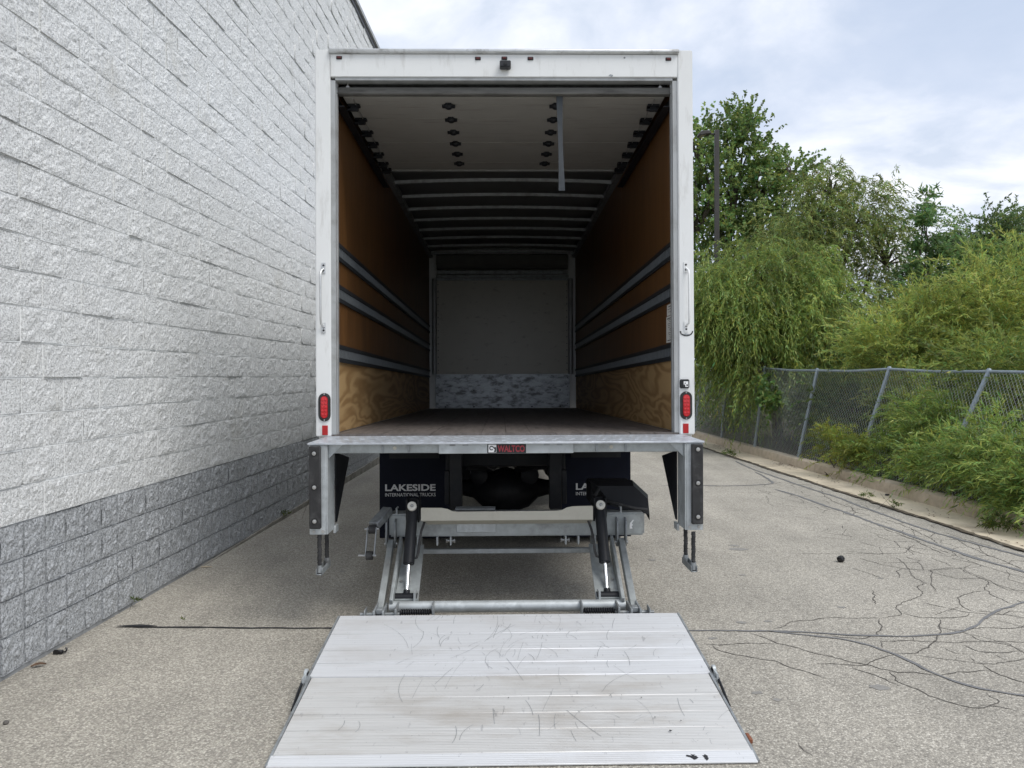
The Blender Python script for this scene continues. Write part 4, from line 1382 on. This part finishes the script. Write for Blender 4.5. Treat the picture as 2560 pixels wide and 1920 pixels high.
# bent black cover of the power unit on the right
cv = MB()
A_ = [(.648, 5.62, .829), (.961, 5.62, .829), (1.073, 5.60, .723), (1.082, 5.58, .537)]
B_ = [(.690, 5.52, .800), (.955, 5.52, .800), (1.052, 5.50, .710), (1.060, 5.47, .60)]
cv.raw([A_[0], A_[1], B_[1], B_[0]], [(0, 1, 2, 3)])
cv.raw([A_[1], A_[2], B_[2], B_[1]], [(0, 1, 2, 3)])
cv.raw([A_[2], A_[3], B_[3], B_[2]], [(0, 1, 2, 3)])
cv.raw([B_[0], B_[1], B_[2], B_[3], (.80, 5.50, .655), (.74, 5.51, .74)], [(0, 1, 2, 3, 4, 5)])
cv.raw([(.648, 5.62, .829), (.961, 5.62, .829), (1.073, 5.60, .723), (1.082, 5.58, .537), (1.05, 5.62, .6), (.70, 5.62, .66)], [(0, 1, 2, 3, 4, 5)])
cv.raw([A_[0], B_[0], (.74, 5.51, .74), (.70, 5.62, .66)], [(0, 1, 2, 3)])
lift(cv, 'power_unit_cover', 'black_steel')
lift(MB().box(.66, .98, 5.63, 5.95, .64, .80), 'power_unit', 'black_steel', bevel=.01)
lift(MB().tube([(.66, 5.5, .66), (.64, 5.42, .70), (.66, 5.40, .75), (.70, 5.5, .78)], .011, 8), 'power_cable', 'black_rubber')
lift(MB().tube([(.76, 5.45, .70), (.83, 5.40, .69), (.95, 5.42, .655), (1.04, 5.45, .64)], .010, 8), 'power_cable', 'black_rubber')

# --- lowered platform: four deck planks, four ramp planks and a tip, sloping down to the road
def pz(y):
    return .022 + (y - 3.125) * .0943


plat = lift(MB().raw([(-.95, 3.20, .004), (1.035, 3.20, .004), (1.045, 4.605, pz(4.605) - .05), (-.955, 4.605, pz(4.605) - .05), (-.95, 3.20, pz(3.2) - .026), (1.035, 3.20, pz(3.2) - .026), (1.045, 4.605, pz(4.605) - .026), (-.955, 4.605, pz(4.605) - .026)],
                   [(0, 1, 2, 3), (7, 6, 5, 4), (0, 4, 5, 1), (1, 5, 6, 2), (2, 6, 7, 3), (3, 7, 4, 0)]), 'platform', 'galvanised_dark')
PY = [4.612, 4.353, 4.148, 4.001, 3.858, 3.656, 3.508, 3.376, 3.196]
for i, (b, a) in enumerate(zip(PY[:-1], PY[1:])):
    xl, xr = (-.968, 1.058) if i < 4 else (-.955, 1.046)
    st = random.uniform(-.001, .001) + (0 if i < 4 else -.004)
    m = MB().raw([(xl, a + .0012, pz(a) - .025), (xr, a + .0012, pz(a) - .025), (xr, b - .0012, pz(b) - .025), (xl, b - .0012, pz(b) - .025),
                  (xl, a + .0012, pz(a) + st), (xr, a + .0012, pz(a) + st), (xr, b - .0012, pz(b) + st), (xl, b - .0012, pz(b) + st)],
                 [(3, 2, 1, 0), (4, 5, 6, 7), (0, 1, 5, 4), (1, 2, 6, 5), (2, 3, 7, 6), (3, 0, 4, 7)])
    lift(m, 'plank', 'deck_aluminium' if i < 4 else 'ramp_aluminium', plat, bevel=.0025)
lift(MB().prism([(3.122, .004), (3.122, .012), (3.1945, .0245), (3.1945, .003)], 0, -.962, 1.050), 'ramp_tip', 'deck_aluminium', plat, bevel=.002)
for s, xx in ((-1, -.957), (1, 1.047)):
    m = MB()
    a, b = sorted((xx, xx + s * .012))
    m.prism([(3.13, .003), (3.13, .014), (3.86, pz(3.86) + .002), (3.86, pz(3.86) - .045)], 0, a, b)
    a, b = sorted((xx + s * .0125, xx + s * .024))
    m.prism([(3.80, pz(3.8) - .05), (3.80, pz(3.8) - .002), (4.612, pz(4.612) + .001), (4.612, pz(4.612) - .055)], 0, a, b)
    lift(m, 'side_rail', 'galvanised_dark', plat, bevel=.001)
    lift(MB().lathe((xx + s * .024, 3.885, .098), (s, 0, 0), [(0, .023), (.014, .023), (.018, .015)], 16).box(min(xx + s * .024, xx + s * .033), max(xx + s * .024, xx + s * .033), 3.80, 3.91, .05, .106), 'fold_hinge', 'galvanised', plat)
    lift(MB().tube([(xx + s * .034, 3.84, .088), (xx + s * .034, 3.74, .060), (xx + s * .026, 3.60, .035)], .0075, 8), 'torsion_rod', 'black_steel', plat)
    yy = 3.60 if s < 0 else 3.27
    lift(MB().box(min(xx + s * .013, xx + s * .03), max(xx + s * .013, xx + s * .03), yy, yy + .06, .012, .034), 'marker_tape', 'orange_tape', plat, bevel=.003)
# black scuffs of tar on the ramp
for (x, y, sx, sy) in ((.79, 3.158, .030, .020), (.84, 3.150, .012, .022), (.735, 3.335, .008, .006), (.80, 3.415, .004, .004), (.69, 3.445, .004, .004), (.66, 3.62, .004, .004), (.03, 3.63, .004, .004)):
    n = 12
    z = pz(y) + .0026 if y > 3.2 else .0185
    vs = [(x, y, z)] + [(x + sx * random.uniform(.4, 1.3) * math.cos(6.283 * q / n), y + sy * random.uniform(.4, 1.3) * math.sin(6.283 * q / n), z + (sy * math.sin(6.283 * q / n) * .13)) for q in range(n)]
    lift(MB().raw(vs, [(0, 1 + q, 1 + (q + 1) % n) for q in range(n)]), 'tar_spot', 'tar_black', plat)
m = MB()
for _ in range(150):
    y = random.uniform(3.9, 4.58) if random.random() < .75 else random.uniform(3.25, 3.85)
    x = random.gauss(.12, .42)
    if not -.9 < x < .98:
        continue
    L = random.choice((.03, .05, .08, .12, .2, .3)) * random.uniform(.6, 1.2)
    a = random.gauss(1.5, .4)
    c = random.gauss(0, .7)
    w = random.uniform(.0004, .0011)
    pts = []
    for q in range(6):
        t = q / 5
        aa = a + c * t * .5
        pts.append((x + L * t * math.cos(aa), y + L * t * math.sin(aa)))
    vs, fs = [], []
    for p in pts:
        yy = min(max(p[1], 3.2), 4.60)
        zz = pz(yy) + (.0016 if yy > 3.858 else -.0022)
        vs += [(p[0] - w, yy, zz), (p[0] + w, yy, zz)]
    m.raw(vs, [(2 * q, 2 * q + 1, 2 * q + 3, 2 * q + 2) for q in range(5)])
lift(m, 'scratches', 'galvanised_dark', plat, kind='stuff')

# ------------------------------------------------------------------ chain link fence, leaning over the verge
fence = empty('chain_link_fence', (5.4, 12, .13))
tag(fence, 'leaning grey chain link fence with top rail behind the kerb', 'fence')
FI = Matrix.Translation((-5.4, -12, -.13))
#        y     base x  top dx  top z
POSTS = [(5.4, 5.52, .62, 1.62), (7.5, 5.50, .70, 1.62), (9.6, 5.45, .70, 1.62), (11.62, 5.385, .53, 1.67), (13.3, 5.15, .36, 1.66), (15.3, 5.06, .22, 1.72), (17.5, 5.04, .13, 1.86), (19.4, 4.90, .18, 1.78), (21.5, 4.85, .12, 1.78), (23.6, 4.78, .1, 1.78), (25.8, 4.7, .1, 1.78)]
for (y, x, dx, zt) in POSTS:
    m = MB().tube([(x, y, .02), (x + dx * .5 + .01, y, .15 + (zt - .15) * .5), (x + dx, y, zt)], .029, 12)
    m.lathe((x + dx, y, zt), (dx * .3, 0, 1), [(-.02, .035), (.02, .035), (.04, .02)], 12)
    m.build('post', 'fence_steel', fence, FI)
for a, b in zip(POSTS[:-1], POSTS[1:]):
    pa, pb = Vector((a[1] + a[2], a[0], a[3])), Vector((b[1] + b[2], b[0], b[3]))
    mid = pa.lerp(pb, .5) + Vector((random.uniform(-.02, .02), 0, -.02))
    MB().tube([pa, mid, pb], .021, 10).build('top_rail', 'fence_steel', fence, FI)
    # woven wire: two families of diagonals across the bay's warped surface
    Lb = b[0] - a[0]
    Hm = 1.5
    bulge = random.uniform(-.03, .06)
    V, F = [], []

    def S(u, w):                      # u along the bay, w up, both in metres
        t, h = u / Lb, w / Hm
        x = (a[1] + a[2] * h) * (1 - t) + (b[1] + b[2] * h) * t + bulge * math.sin(math.pi * t) * math.sin(math.pi * min(1, max(0, h))) - .03
        z = .13 + h * ((a[3] - .15) * (1 - t) + (b[3] - .15) * t)
        return Vector((x, a[0] + u, z))
    pitch = .062
    for fam in (1, -1):
        k0 = -Hm if fam > 0 else 0
        k = k0
        while k < Lb + (0 if fam > 0 else Hm):
            # u = k + fam*w
            w0, w1 = 0, Hm
            if fam > 0:
                w0, w1 = max(0, -k), min(Hm, Lb - k)
            else:
                w0, w1 = max(0, k - Lb), min(Hm, k)
            if w1 - w0 > .02:
                ns = max(2, int((w1 - w0) / .2))
                prev = None
                for q in range(ns + 1):
                    w = w0 + (w1 - w0) * q / ns
                    p = S(k + fam * w, w)
                    o_ = .0016
                    base = len(V)
                    V += [p + Vector((o_, 0, 0)), p + Vector((-o_ * .6, o_, 0)), p + Vector((-o_ * .6, -o_, 0))]
                    if prev is not None:
                        for e_ in range(3):
                            F.append((prev + e_, prev + (e_ + 1) % 3, base + (e_ + 1) % 3, base + e_))
                    prev = base
            k += pitch
    o = np_mesh('wire_mesh', np.array([tuple(v) for v in V]), np.array(F), 'fence_wire', fence)
    o.matrix_parent_inverse = FI

# ------------------------------------------------------------------ light pole beyond the fence
lp = empty('light_pole', (6.78, 24, .1))
tag(lp, 'dark square parking lot light pole with one flat lamp head among the trees', 'light pole')
LI = Matrix.Translation((-6.78, -24, -.1))
MB().box(6.715, 6.845, 23.935, 24.065, .75, 9.22).build('pole', 'pole_bronze', lp, LI, bevel=.01)
MB().lathe((6.78, 24, -.1), (0, 0, 1), [(0, .30), (.9, .30), (.92, .27)], 20).build('concrete_base', 'gutter_concrete', lp, LI)
MB().box(6.571, 6.714, 23.975, 24.025, 9.08, 9.125).build('arm', 'pole_bronze', lp, LI, bevel=.01)
hd_ = MB().prism([(6.19, 9.05), (6.22, 9.13), (6.32, 9.17), (6.48, 9.175), (6.57, 9.13), (6.57, 9.07), (6.42, 9.06), (6.25, 9.02)], 1, 23.83, 24.17).build('lamp_head', 'pole_bronze', lp, LI, bevel=.015)
MB().prism([(6.24, 9.012), (6.42, 9.052), (6.42, 9.058), (6.24, 9.018)], 1, 23.88, 24.12).build('lamp_lens', 'lamp_glass', hd_)

# ------------------------------------------------------------------ vegetation
UP = np.array([0., 0., 1.])


def unit(a):
    return a / (np.linalg.norm(a, axis=-1, keepdims=True) + 1e-9)


def leaf_quads(P, D, L, W, tint, r):
    """One folded rhombus per leaf: P base, D axis, L length, W width."""
    n = len(P)
    D = unit(D)
    side = unit(np.cross(D, unit(r.normal(size=(n, 3)) + UP * .6)))
    nor = np.cross(side, D)
    L = L[:, None]
    W = W[:, None]
    mid = P + D * L * .42
    V = np.empty((n, 4, 3))
    V[:, 0] = P
    V[:, 1] = mid + side * W * .5 + nor * W * .16
    V[:, 2] = P + D * L - nor * L * .07
    V[:, 3] = mid - side * W * .5 + nor * W * .16
    F = np.arange(n * 4).reshape(n, 4)
    T = np.repeat(tint, 4, axis=0)
    return V.reshape(-1, 3), F, T


def plant(name, label, cat, base, lobes, trunk_r, leaf, droop, twig_len, n_leaf, col, group=None, seed=1, up=.35, clump=.16, outward=1.0, colvar=.22, shell=2.4, branches=10, spread=.9, stems=1, tone=.25):
    """lobes: (cx, cy, cz, rx, ry, rz, twigs). Leaves sit along twigs that start in clumps through the crown."""
    r = np.random.default_rng(seed)
    root = empty(name, base)
    tag(root, label, cat, group)
    base = np.array(base, float)
    PP, DD, TT = [], [], []
    wood = MB()
    tot = 0
    ctr = np.mean([l[:3] for l in lobes], axis=0)
    tops = []
    for s in range(stems):
        top = ctr * (1, 1, 1) + r.normal(size=3) * .15 * (stems > 1)
        b0 = base + np.array([r.normal() * .12, r.normal() * .12, -.1]) * (stems > 1)
        pts = [b0, b0 * .6 + np.array([top[0], top[1], b0[2]]) * .0 + (b0 * .4 + (top - b0) * .35) + r.normal(size=3) * .05, top]
        pts[1] = b0 + (top - b0) * .45 + r.normal(size=3) * .12
        wood.tube(pts, [trunk_r, trunk_r * .72, trunk_r * .45], 9)
        tops.append(top)
    for li, (cx, cy, cz, rx, ry, rz, nt) in enumerate(lobes):
        c = np.array([cx, cy, cz])
        rad = np.array([rx, ry, rz])
        j = tops[li % len(tops)]
        start = base + (j - base) * r.uniform(.45, .95)
        wood.tube([start, (start + c) / 2 + r.normal(size=3) * .1 + UP * .08, c + rad * np.array([0, 0, .55])], [trunk_r * .5, trunk_r * .3, trunk_r * .1], 7)
        ncl = max(6, nt // 9)
        u = unit(r.normal(size=(ncl, 3)))
        rr = r.random(ncl) ** (1 / shell)
        cl = c + u * rr[:, None] * rad
        cl[:, 2] = np.maximum(cl[:, 2], base[2] + .01)
        for q in range(min(branches, len(cl))):
            e_ = cl[q]
            m_ = (c + e_) / 2 + r.normal(size=3) * .06 * rad.mean() + UP * .06 * rad.mean()
            wood.tube([c - UP * rz * .3, m_, e_], [trunk_r * .26, trunk_r * .16, trunk_r * .05], 5)
        ctone = 1 + tone * r.normal(size=len(cl))
        pick = r.integers(0, len(cl), nt)
        A = cl[pick] + r.normal(size=(nt, 3)) * rad.mean() * clump
        out = unit((A - c) * np.array([1, 1, .7]))
        D = unit(out * outward + UP * up + r.normal(size=(nt, 3)) * .45)
        Lt = twig_len * r.uniform(.5, 1.3, nt) * np.where(r.random(nt) < .1, r.uniform(1.3, 2.1, nt), 1.0)
        t = (np.arange(n_leaf) + .5) / n_leaf
        pos = A[:, None, :] + D[:, None, :] * (Lt[:, None] * t)[:, :, None] - UP * ((Lt * droop)[:, None] * t ** 2)[:, :, None]
        tan = D[:, None, :] - UP * (2 * droop * t)[None, :, None]
        tan = unit(tan)
        ld = unit(tan * 1.0 + r.normal(size=pos.shape) * spread * .6 - UP * min(droop, 1) * .25)
        PP.append(pos.reshape(-1, 3))
        DD.append(ld.reshape(-1, 3))
        tv = np.clip(ctone[pick], .45, 1.7)[:, None] * (1 + colvar * r.normal(size=(nt, n_leaf)))
        tv = np.clip(tv, .35, 2.0).reshape(-1)
        hue = r.normal(size=tv.shape) * .10
        TT.append(np.stack([np.clip(col[0] * tv * (1 + hue * 1.6), .004, .6), np.clip(col[1] * tv, .004, .6), np.clip(col[2] * tv * (1 - hue), .003, .4)], -1))
    P, D, T = np.concatenate(PP), np.concatenate(DD), np.concatenate(TT)
    keep = P[:, 2] > .05
    P, D, T = P[keep], D[keep], T[keep]
    n = len(P)
    L = leaf[0] * r.uniform(.6, 1.25, n)
    W = leaf[1] * r.uniform(.75, 1.2, n)
    V, F, TC = leaf_quads(P, D, L, W, T, r)
    inv = Matrix.Translation(tuple(-base))
    o = np_mesh('crown' if cat == 'tree' else 'foliage', V, F, 'leaf', root, TC)
    o.matrix_parent_inverse = inv
    wood.build('trunk' if cat == 'tree' else 'stems', 'bark', root, inv)
    return root


WIL = (.125, .165, .036)
# tall cottonwood behind the lamp pole
plant('cottonwood_tree', 'tall cottonwood with round dark leaves rising behind the light pole', 'tree', (8.2, 27.5, .1),
      [(8.3, 27.5, 8.6, 1.3, 1.4, 2.3, 560), (7.0, 27.2, 7.4, 1.3, 1.4, 2.6, 560), (9.6, 27.6, 6.6, 1.4, 1.4, 1.9, 480), (6.2, 27.5, 5.0, 1.5, 1.5, 2.6, 480), (8.2, 27.3, 4.6, 1.8, 1.6, 2.2, 480),
       (10.5, 27.6, 8.9, .6, .6, .9, 150), (9.3, 27.4, 8.2, .6, .6, 1.3, 150), (7.0, 27.2, 9.5, .5, .5, 1.1, 110), (8.8, 27.4, 10.2, .45, .45, .8, 120), (5.2, 27.6, 7.5, 1.2, 1.2, 2.6, 320), (10.6, 27.5, 5.6, 1.2, 1.0, 1.5, 300)],
      .19, (.125, .105), .25, .55, 13, (.20, .285, .085), seed=3, up=.75, clump=.20, branches=12, spread=1.5)
# weeping willow hanging over the fence
plant('willow_tree', 'bushy willow drooping over the far part of the chain link fence', 'tree', (6.1, 16.8, .1),
      [(5.1, 16.6, 3.1, 1.3, 1.1, 1.05, 980), (6.3, 16.5, 2.9, 1.25, 1.1, 1.1, 980), (5.6, 16.2, 2.35, 1.2, .9, .75, 760), (6.7, 15.9, 2.1, .9, .9, .8, 520), (4.7, 16.9, 2.95, 1.0, 1.0, .75, 560), (5.3, 15.6, 1.75, .55, .5, .6, 260), (5.9, 16.8, 3.7, 1.0, 1.0, .75, 420)],
      .12, (.115, .020), 1.0, .72, 30, (.26, .34, .085), seed=5, up=.35, clump=.22, branches=14, spread=.75)
# taller willow in the middle
plant('willow_tree', 'taller open willow with sky showing through its middle', 'tree', (9.3, 21.5, .1),
      [(8.6, 21.2, 5.6, 1.2, 1.1, 1.1, 520), (9.8, 21.3, 5.9, 1.2, 1.1, 1.0, 520), (10.8, 21.4, 5.0, 1.0, 1.0, 1.2, 420), (8.0, 21.0, 4.6, 1.0, 1.0, 1.1, 420), (9.4, 21.3, 3.7, 1.7, 1.2, .9, 260), (10.4, 21.2, 2.6, 1.4, 1.1, 1.1, 330), (8.3, 21.1, 2.4, 1.4, 1.2, 1.2, 360), (9.2, 21.3, 6.7, .7, .7, .5, 130)],
      .13, (.135, .026), .8, .62, 20, (.265, .325, .10), seed=8, up=.6, clump=.2, branches=14, spread=.8)
# ash sapling
plant('ash_sapling', 'slim dark young ash with a bare pointed top between two willows', 'tree', (10.75, 19.2, .1),
      [(10.7, 19.2, 5.9, .16, .16, .55, 34), (10.72, 19.2, 5.1, .42, .35, .5, 90), (10.8, 19.2, 4.3, .62, .5, .6, 150), (10.8, 19.2, 3.4, .8, .6, .8, 220), (10.8, 19.2, 2.2, 1.0, .8, 1.0, 300)],
      .055, (.16, .048), .35, .42, 11, (.14, .23, .08), seed=12, up=.45, clump=.12, spread=1.3)
# honey locust far right
plant('locust_tree', 'feathery locust with thin arching branches at the far right edge', 'tree', (17.4, 26.5, .1),
      [(16.8, 26.4, 6.3, 1.2, 1.0, .8, 380), (18.0, 26.4, 6.0, 1.4, 1.0, .9, 400), (15.9, 26.2, 5.6, .8, .8, .5, 200), (17.2, 26.3, 4.6, 1.8, 1.2, .8, 300), (15.6, 26.2, 4.4, 1.2, 1.0, .6, 240)],
      .11, (.11, .05), .35, .75, 22, (.19, .27, .10), seed=15, up=.3, clump=.22, branches=22, spread=1.1)
# bright willow thickets behind the fence on the right
BUSH = dict(leaf=(.10, .017), droop=.35, twig_len=.5, n_leaf=22, up=.75, clump=.2, branches=8, spread=.8, stems=3)
YG = (.350, .420, .105)
plant('willow_bush', 'bright yellow-green willow bush arching over the fence rail between two posts', 'bush', (7.0, 13.2, .1),
      [(6.7, 12.9, 2.0, .8, .7, .6, 520), (7.4, 13.2, 2.4, .8, .7, .6, 520), (6.9, 12.7, 1.3, .7, .6, .6, 360)], .03, col=YG, seed=21, **BUSH)
plant('willow_bush', 'large bright yellow-green willow bush at the right edge above the fence', 'bush', (8.3, 13.2, .1),
      [(8.2, 13.0, 2.5, .9, .8, .7, 560), (8.9, 13.3, 2.9, .9, .8, .7, 560), (8.0, 12.6, 1.6, .9, .7, .6, 460), (9.4, 13.0, 2.2, .9, .8, .9, 460)], .03, col=YG, seed=22, **BUSH)
plant('willow_bush', 'olive green bush pressing against the nearest fence panel from behind', 'bush', (7.2, 10.3, .1),
      [(6.9, 10.4, 1.5, .7, .7, .5, 420), (7.4, 9.6, 1.4, .7, .7, .6, 400), (6.7, 11.2, 1.0, .6, .6, .5, 300)], .025, col=(.22, .28, .07), seed=23, **BUSH)
plant('thicket_shrub', 'mid green leafy shrub high behind the bright willow bushes', 'bush', (11.3, 18.2, .1),
      [(11.4, 18.2, 3.6, 1.2, 1.0, .9, 560), (12.6, 18.4, 3.4, 1.2, 1.0, 1.0, 520), (10.4, 17.8, 2.6, 1.2, 1.0, .9, 520), (12.0, 17.8, 2.3, 1.5, 1.0, 1.0, 520)], .05, (.11, .040), .4, .5, 16, (.18, .26, .07), seed=24, up=.6, spread=1.1, stems=3)
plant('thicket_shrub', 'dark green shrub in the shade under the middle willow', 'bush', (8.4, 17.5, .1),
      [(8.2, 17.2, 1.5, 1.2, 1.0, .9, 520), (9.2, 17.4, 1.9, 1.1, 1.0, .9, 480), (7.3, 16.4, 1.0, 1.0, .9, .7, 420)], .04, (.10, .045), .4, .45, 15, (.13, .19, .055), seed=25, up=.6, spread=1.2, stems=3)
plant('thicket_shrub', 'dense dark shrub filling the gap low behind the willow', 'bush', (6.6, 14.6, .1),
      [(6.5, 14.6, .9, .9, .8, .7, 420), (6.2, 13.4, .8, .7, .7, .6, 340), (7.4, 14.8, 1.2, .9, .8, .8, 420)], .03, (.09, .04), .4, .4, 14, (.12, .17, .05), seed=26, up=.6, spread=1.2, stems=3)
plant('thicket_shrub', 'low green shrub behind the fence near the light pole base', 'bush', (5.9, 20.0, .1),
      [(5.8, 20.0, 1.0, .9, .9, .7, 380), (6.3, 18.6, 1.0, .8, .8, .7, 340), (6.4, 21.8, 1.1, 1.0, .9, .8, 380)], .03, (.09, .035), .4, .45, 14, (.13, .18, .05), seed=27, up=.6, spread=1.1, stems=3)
plant('thicket_shrub', 'tall pale green shrub mass closing the view at the far right', 'bush', (14.6, 20.5, .1),
      [(14.0, 20.4, 3.2, 1.3, 1.1, 1.0, 520), (15.3, 20.6, 3.6, 1.3, 1.1, 1.1, 520), (13.6, 20.0, 1.9, 1.4, 1.1, 1.0, 420), (11.2, 14.6, 2.2, 1.3, 1.0, 1.1, 560), (10.6, 13.8, 1.2, 1.0, .9, .8, 380)], .05, (.11, .03), .4, .5, 16, (.18, .235, .066), seed=28, up=.6, spread=1.0, stems=3)
# distant wood, reading as one mass
plant('far_trees', 'line of distant green trees past the end of the road', 'trees', (5.5, 46, .1),
      [(4.5, 46, 3.5, 2.5, 1.5, 2.4, 420), (8.5, 46, 4.2, 3, 1.5, 2.8, 460), (13, 46, 3.8, 3, 1.5, 2.6, 460), (18, 44, 3.5, 3.5, 1.5, 2.6, 460), (24, 42, 3.5, 3.5, 1.5, 2.6, 460), (0, 48, 3.5, 3, 1.5, 2.6, 420)], .15, (.26, .14), .4, .8, 14, (.09, .13, .05), seed=31, up=.5, spread=1.2)['kind'] = 'stuff'
# sandbar willows between kerb and fence
FB = dict(leaf=(.085, .013), droop=.45, twig_len=.36, n_leaf=20, up=.8, clump=.22, branches=10, spread=.85, stems=4)
LG = (.275, .375, .095)
plant('verge_willow', 'upright light green willow shrub in front of the fence beside a leaning post', 'bush', (5.75, 10.3, .13),
      [(5.85, 10.4, .85, .38, .45, .36, 300), (5.7, 9.9, .6, .35, .5, .34, 280), (6.0, 10.1, 1.05, .28, .35, .25, 150)], .016, col=LG, seed=41, **FB)
plant('verge_willow', 'wide light green willow shrub spilling over the kerb at the right edge', 'bush', (5.55, 8.5, .13),
      [(5.45, 8.7, .50, .36, .5, .28, 330), (5.6, 8.1, .55, .36, .5, .3, 330), (5.8, 8.9, .70, .36, .5, .28, 280), (5.42, 7.6, .42, .3, .5, .26, 280), (5.75, 7.3, .55, .35, .5, .3, 260)], .016, col=LG, seed=42, **FB)
plant('verge_willow', 'small yellow-green willow shoots at the kerb left of the leaning post', 'bush', (5.28, 11.9, .13),
      [(5.2, 12.0, .42, .2, .35, .22, 130), (5.32, 11.6, .36, .2, .3, .2, 110)], .012, col=(.30, .35, .07), seed=43, **FB)
plant('verge_willow', 'low leafy willow shoots between the two leaning posts', 'bush', (5.6, 9.3, .13),
      [(5.55, 9.5, .45, .3, .4, .25, 200), (5.5, 11.0, .38, .22, .5, .22, 190)], .012, col=LG, seed=44, **FB)
plant('grape_vine', 'broad-leaved vine hanging down the fence under the willow', 'vine', (5.22, 14.7, 1.1),
      [(5.22, 14.75, 1.35, .16, .3, .2, 36), (5.2, 14.6, 1.0, .12, .2, .3, 40), (5.16, 14.4, .62, .08, .12, .26, 26)], .008, (.075, .07), .8, .16, 8, (.12, .20, .05), seed=45, up=-.4, clump=.3, branches=3, spread=1.6)
# small weeds in the gutter joint and along the wall foot
WE = dict(droop=.3, n_leaf=9, up=.7, clump=.35, branches=2, spread=1.0, stems=2)
for i, (x, y, s, lab) in enumerate(((4.97, 7.55, 1.5, 'largest weed on the pale gutter near the right edge'), (4.64, 9.0, .8, 'small weed in the gutter edge left of the larger gutter weed'), (4.60, 9.6, .7, 'tiny weed in the dirt line nearest the kerb joint'), (4.42, 14.8, 1.2, 'weed clump in the dirt line far along the gutter'),
                                    (-2.56, 5.35, .45, 'tiny grass tuft at the foot of the grey wall base'), (-2.42, 8.6, .7, 'small yellowish weed at the wall foot beside the bumper post'), (-2.02, 4.915, .35, 'tiny weed growing from the black tar line'))):
    plant('weed', lab, 'weed', (x, y, .005), [(x, y, .035 * s + .02, .06 * s, .07 * s, .03 * s, int(26 * s) + 8)], .003, col=(.12, .165, .04), seed=60 + i, group='weeds in the pavement joints', leaf=(.03 * s + .012, .008 * s + .003), twig_len=.065 * s, **WE)

# ------------------------------------------------------------------ litter on the ground
cap = empty('rubber_stopper', (2.886, 6.482, 0))
tag(cap, 'small black round rubber stopper lying on the asphalt right of the truck', 'stopper')
MB().lathe((0, 0, .026), (.5, -.5, .35), [(-.026, .012), (-.024, .022), (-.008, .029), (.01, .029), (.022, .024), (.026, .014)], 16).build('stopper_body', 'dark_plastic', cap)
MB().lathe((0, 0, .026), (.5, -.5, .35), [(.024, .013), (.031, .011)], 12).build('stopper_rim', 'black_rubber', cap)
cl = empty('plastic_clip', (-2.559, 4.468, 0))
tag(cl, 'broken black plastic clip on the asphalt near the wall foot', 'debris')
MB().box(-.03, .02, -.012, .012, .002, .022).box(-.022, .006, -.016, -.0125, .004, .03).build('clip_body', 'dark_plastic', cl, bevel=.003)
MB().tube([(.02, 0, .012), (.036, 0, .012), (.042, 0, .02), (.042, .004, .03), (.034, .006, .034)], .005, 6).build('clip_hook', 'dark_plastic', cl)
vs, fs = [], []
for i in range(9):
    t = i / 8
    w = .016 * math.sin(math.pi * min(1, t * 1.05 + .02)) + .001
    z = .004 + .008 * math.sin(t * 3)
    vs += [(t * .075 - .037, -w, z + .006), (t * .075 - .037, 0, z), (t * .075 - .037, w, z + .008)]
for i in range(8):
    fs += [(i * 3, i * 3 + 1, i * 3 + 4, i * 3 + 3), (i * 3 + 1, i * 3 + 2, i * 3 + 5, i * 3 + 4)]
lf = MB().raw(vs, fs).build('dead_leaf', 'dead_leaf')
lf.location = (-2.558, 4.267, .002)
lf.rotation_euler = (0, 0, .5)
tag(lf, 'curled brown dead leaf on the asphalt by the wall, nearest the camera', 'leaf')
st = MB().tube([(-.04, 0, .008), (0, .004, .010), (.045, .012, .007)], [.006, .007, .004], 7).build('wood_chip', 'dry_stick')
st.location = (-2.47, 6.45, 0)
tag(st, 'pale wood chip lying on the asphalt near the grey wall base', 'stick')
pb = MB().lathe((0, 0, .008), (0, .2, 1), [(-.009, .006), (-.004, .013), (.004, .012), (.009, .005)], 8).build('pebble', 'stone_grey')
pb.location = (-2.29, 3.568, 0)
tag(pb, 'dark pebble on the asphalt at the left edge', 'stone')
gb = MB().box(-.03, .03, -.02, .02, .0, .022).build('rubber_block', 'dark_plastic', bevel=.006)
gb.location = (5.05, 9.97, .006)
gb.rotation_euler = (0, 0, .7)
tag(gb, 'small black rubber block lying in the gutter by the kerb joint', 'debris')
# dry leaves gathered in the gutter
m = MB()
for (cx, cy, n, sp_) in ((4.93, 13.4, 60, .28), (4.75, 16.5, 40, .3), (4.9, 9.0, 20, .5), (4.95, 11.5, 30, .5), (4.8, 7.2, 14, .4)):
    for _ in range(n):
        x, y = random.gauss(cx, .09), random.gauss(cy, sp_)
        if not gut_x(y) + .02 < x < kerb_x(y) - .02:
            continue
        a, L = random.uniform(0, 6.28), random.uniform(.02, .05)
        d = Vector((math.cos(a), math.sin(a), 0)) * L
        s = Vector((-d.y, d.x, 0)) * .25
        p = Vector((x, y, .014 + random.uniform(0, .012)))
        m.raw([p, p + d * .5 + s + Vector((0, 0, .006)), p + d, p + d * .5 - s + Vector((0, 0, .004))], [(0, 1, 2, 3)])
tag(m.build('leaf_litter', 'dead_leaf'), 'brown dry leaves gathered in the gutter', 'leaves', kind='stuff')
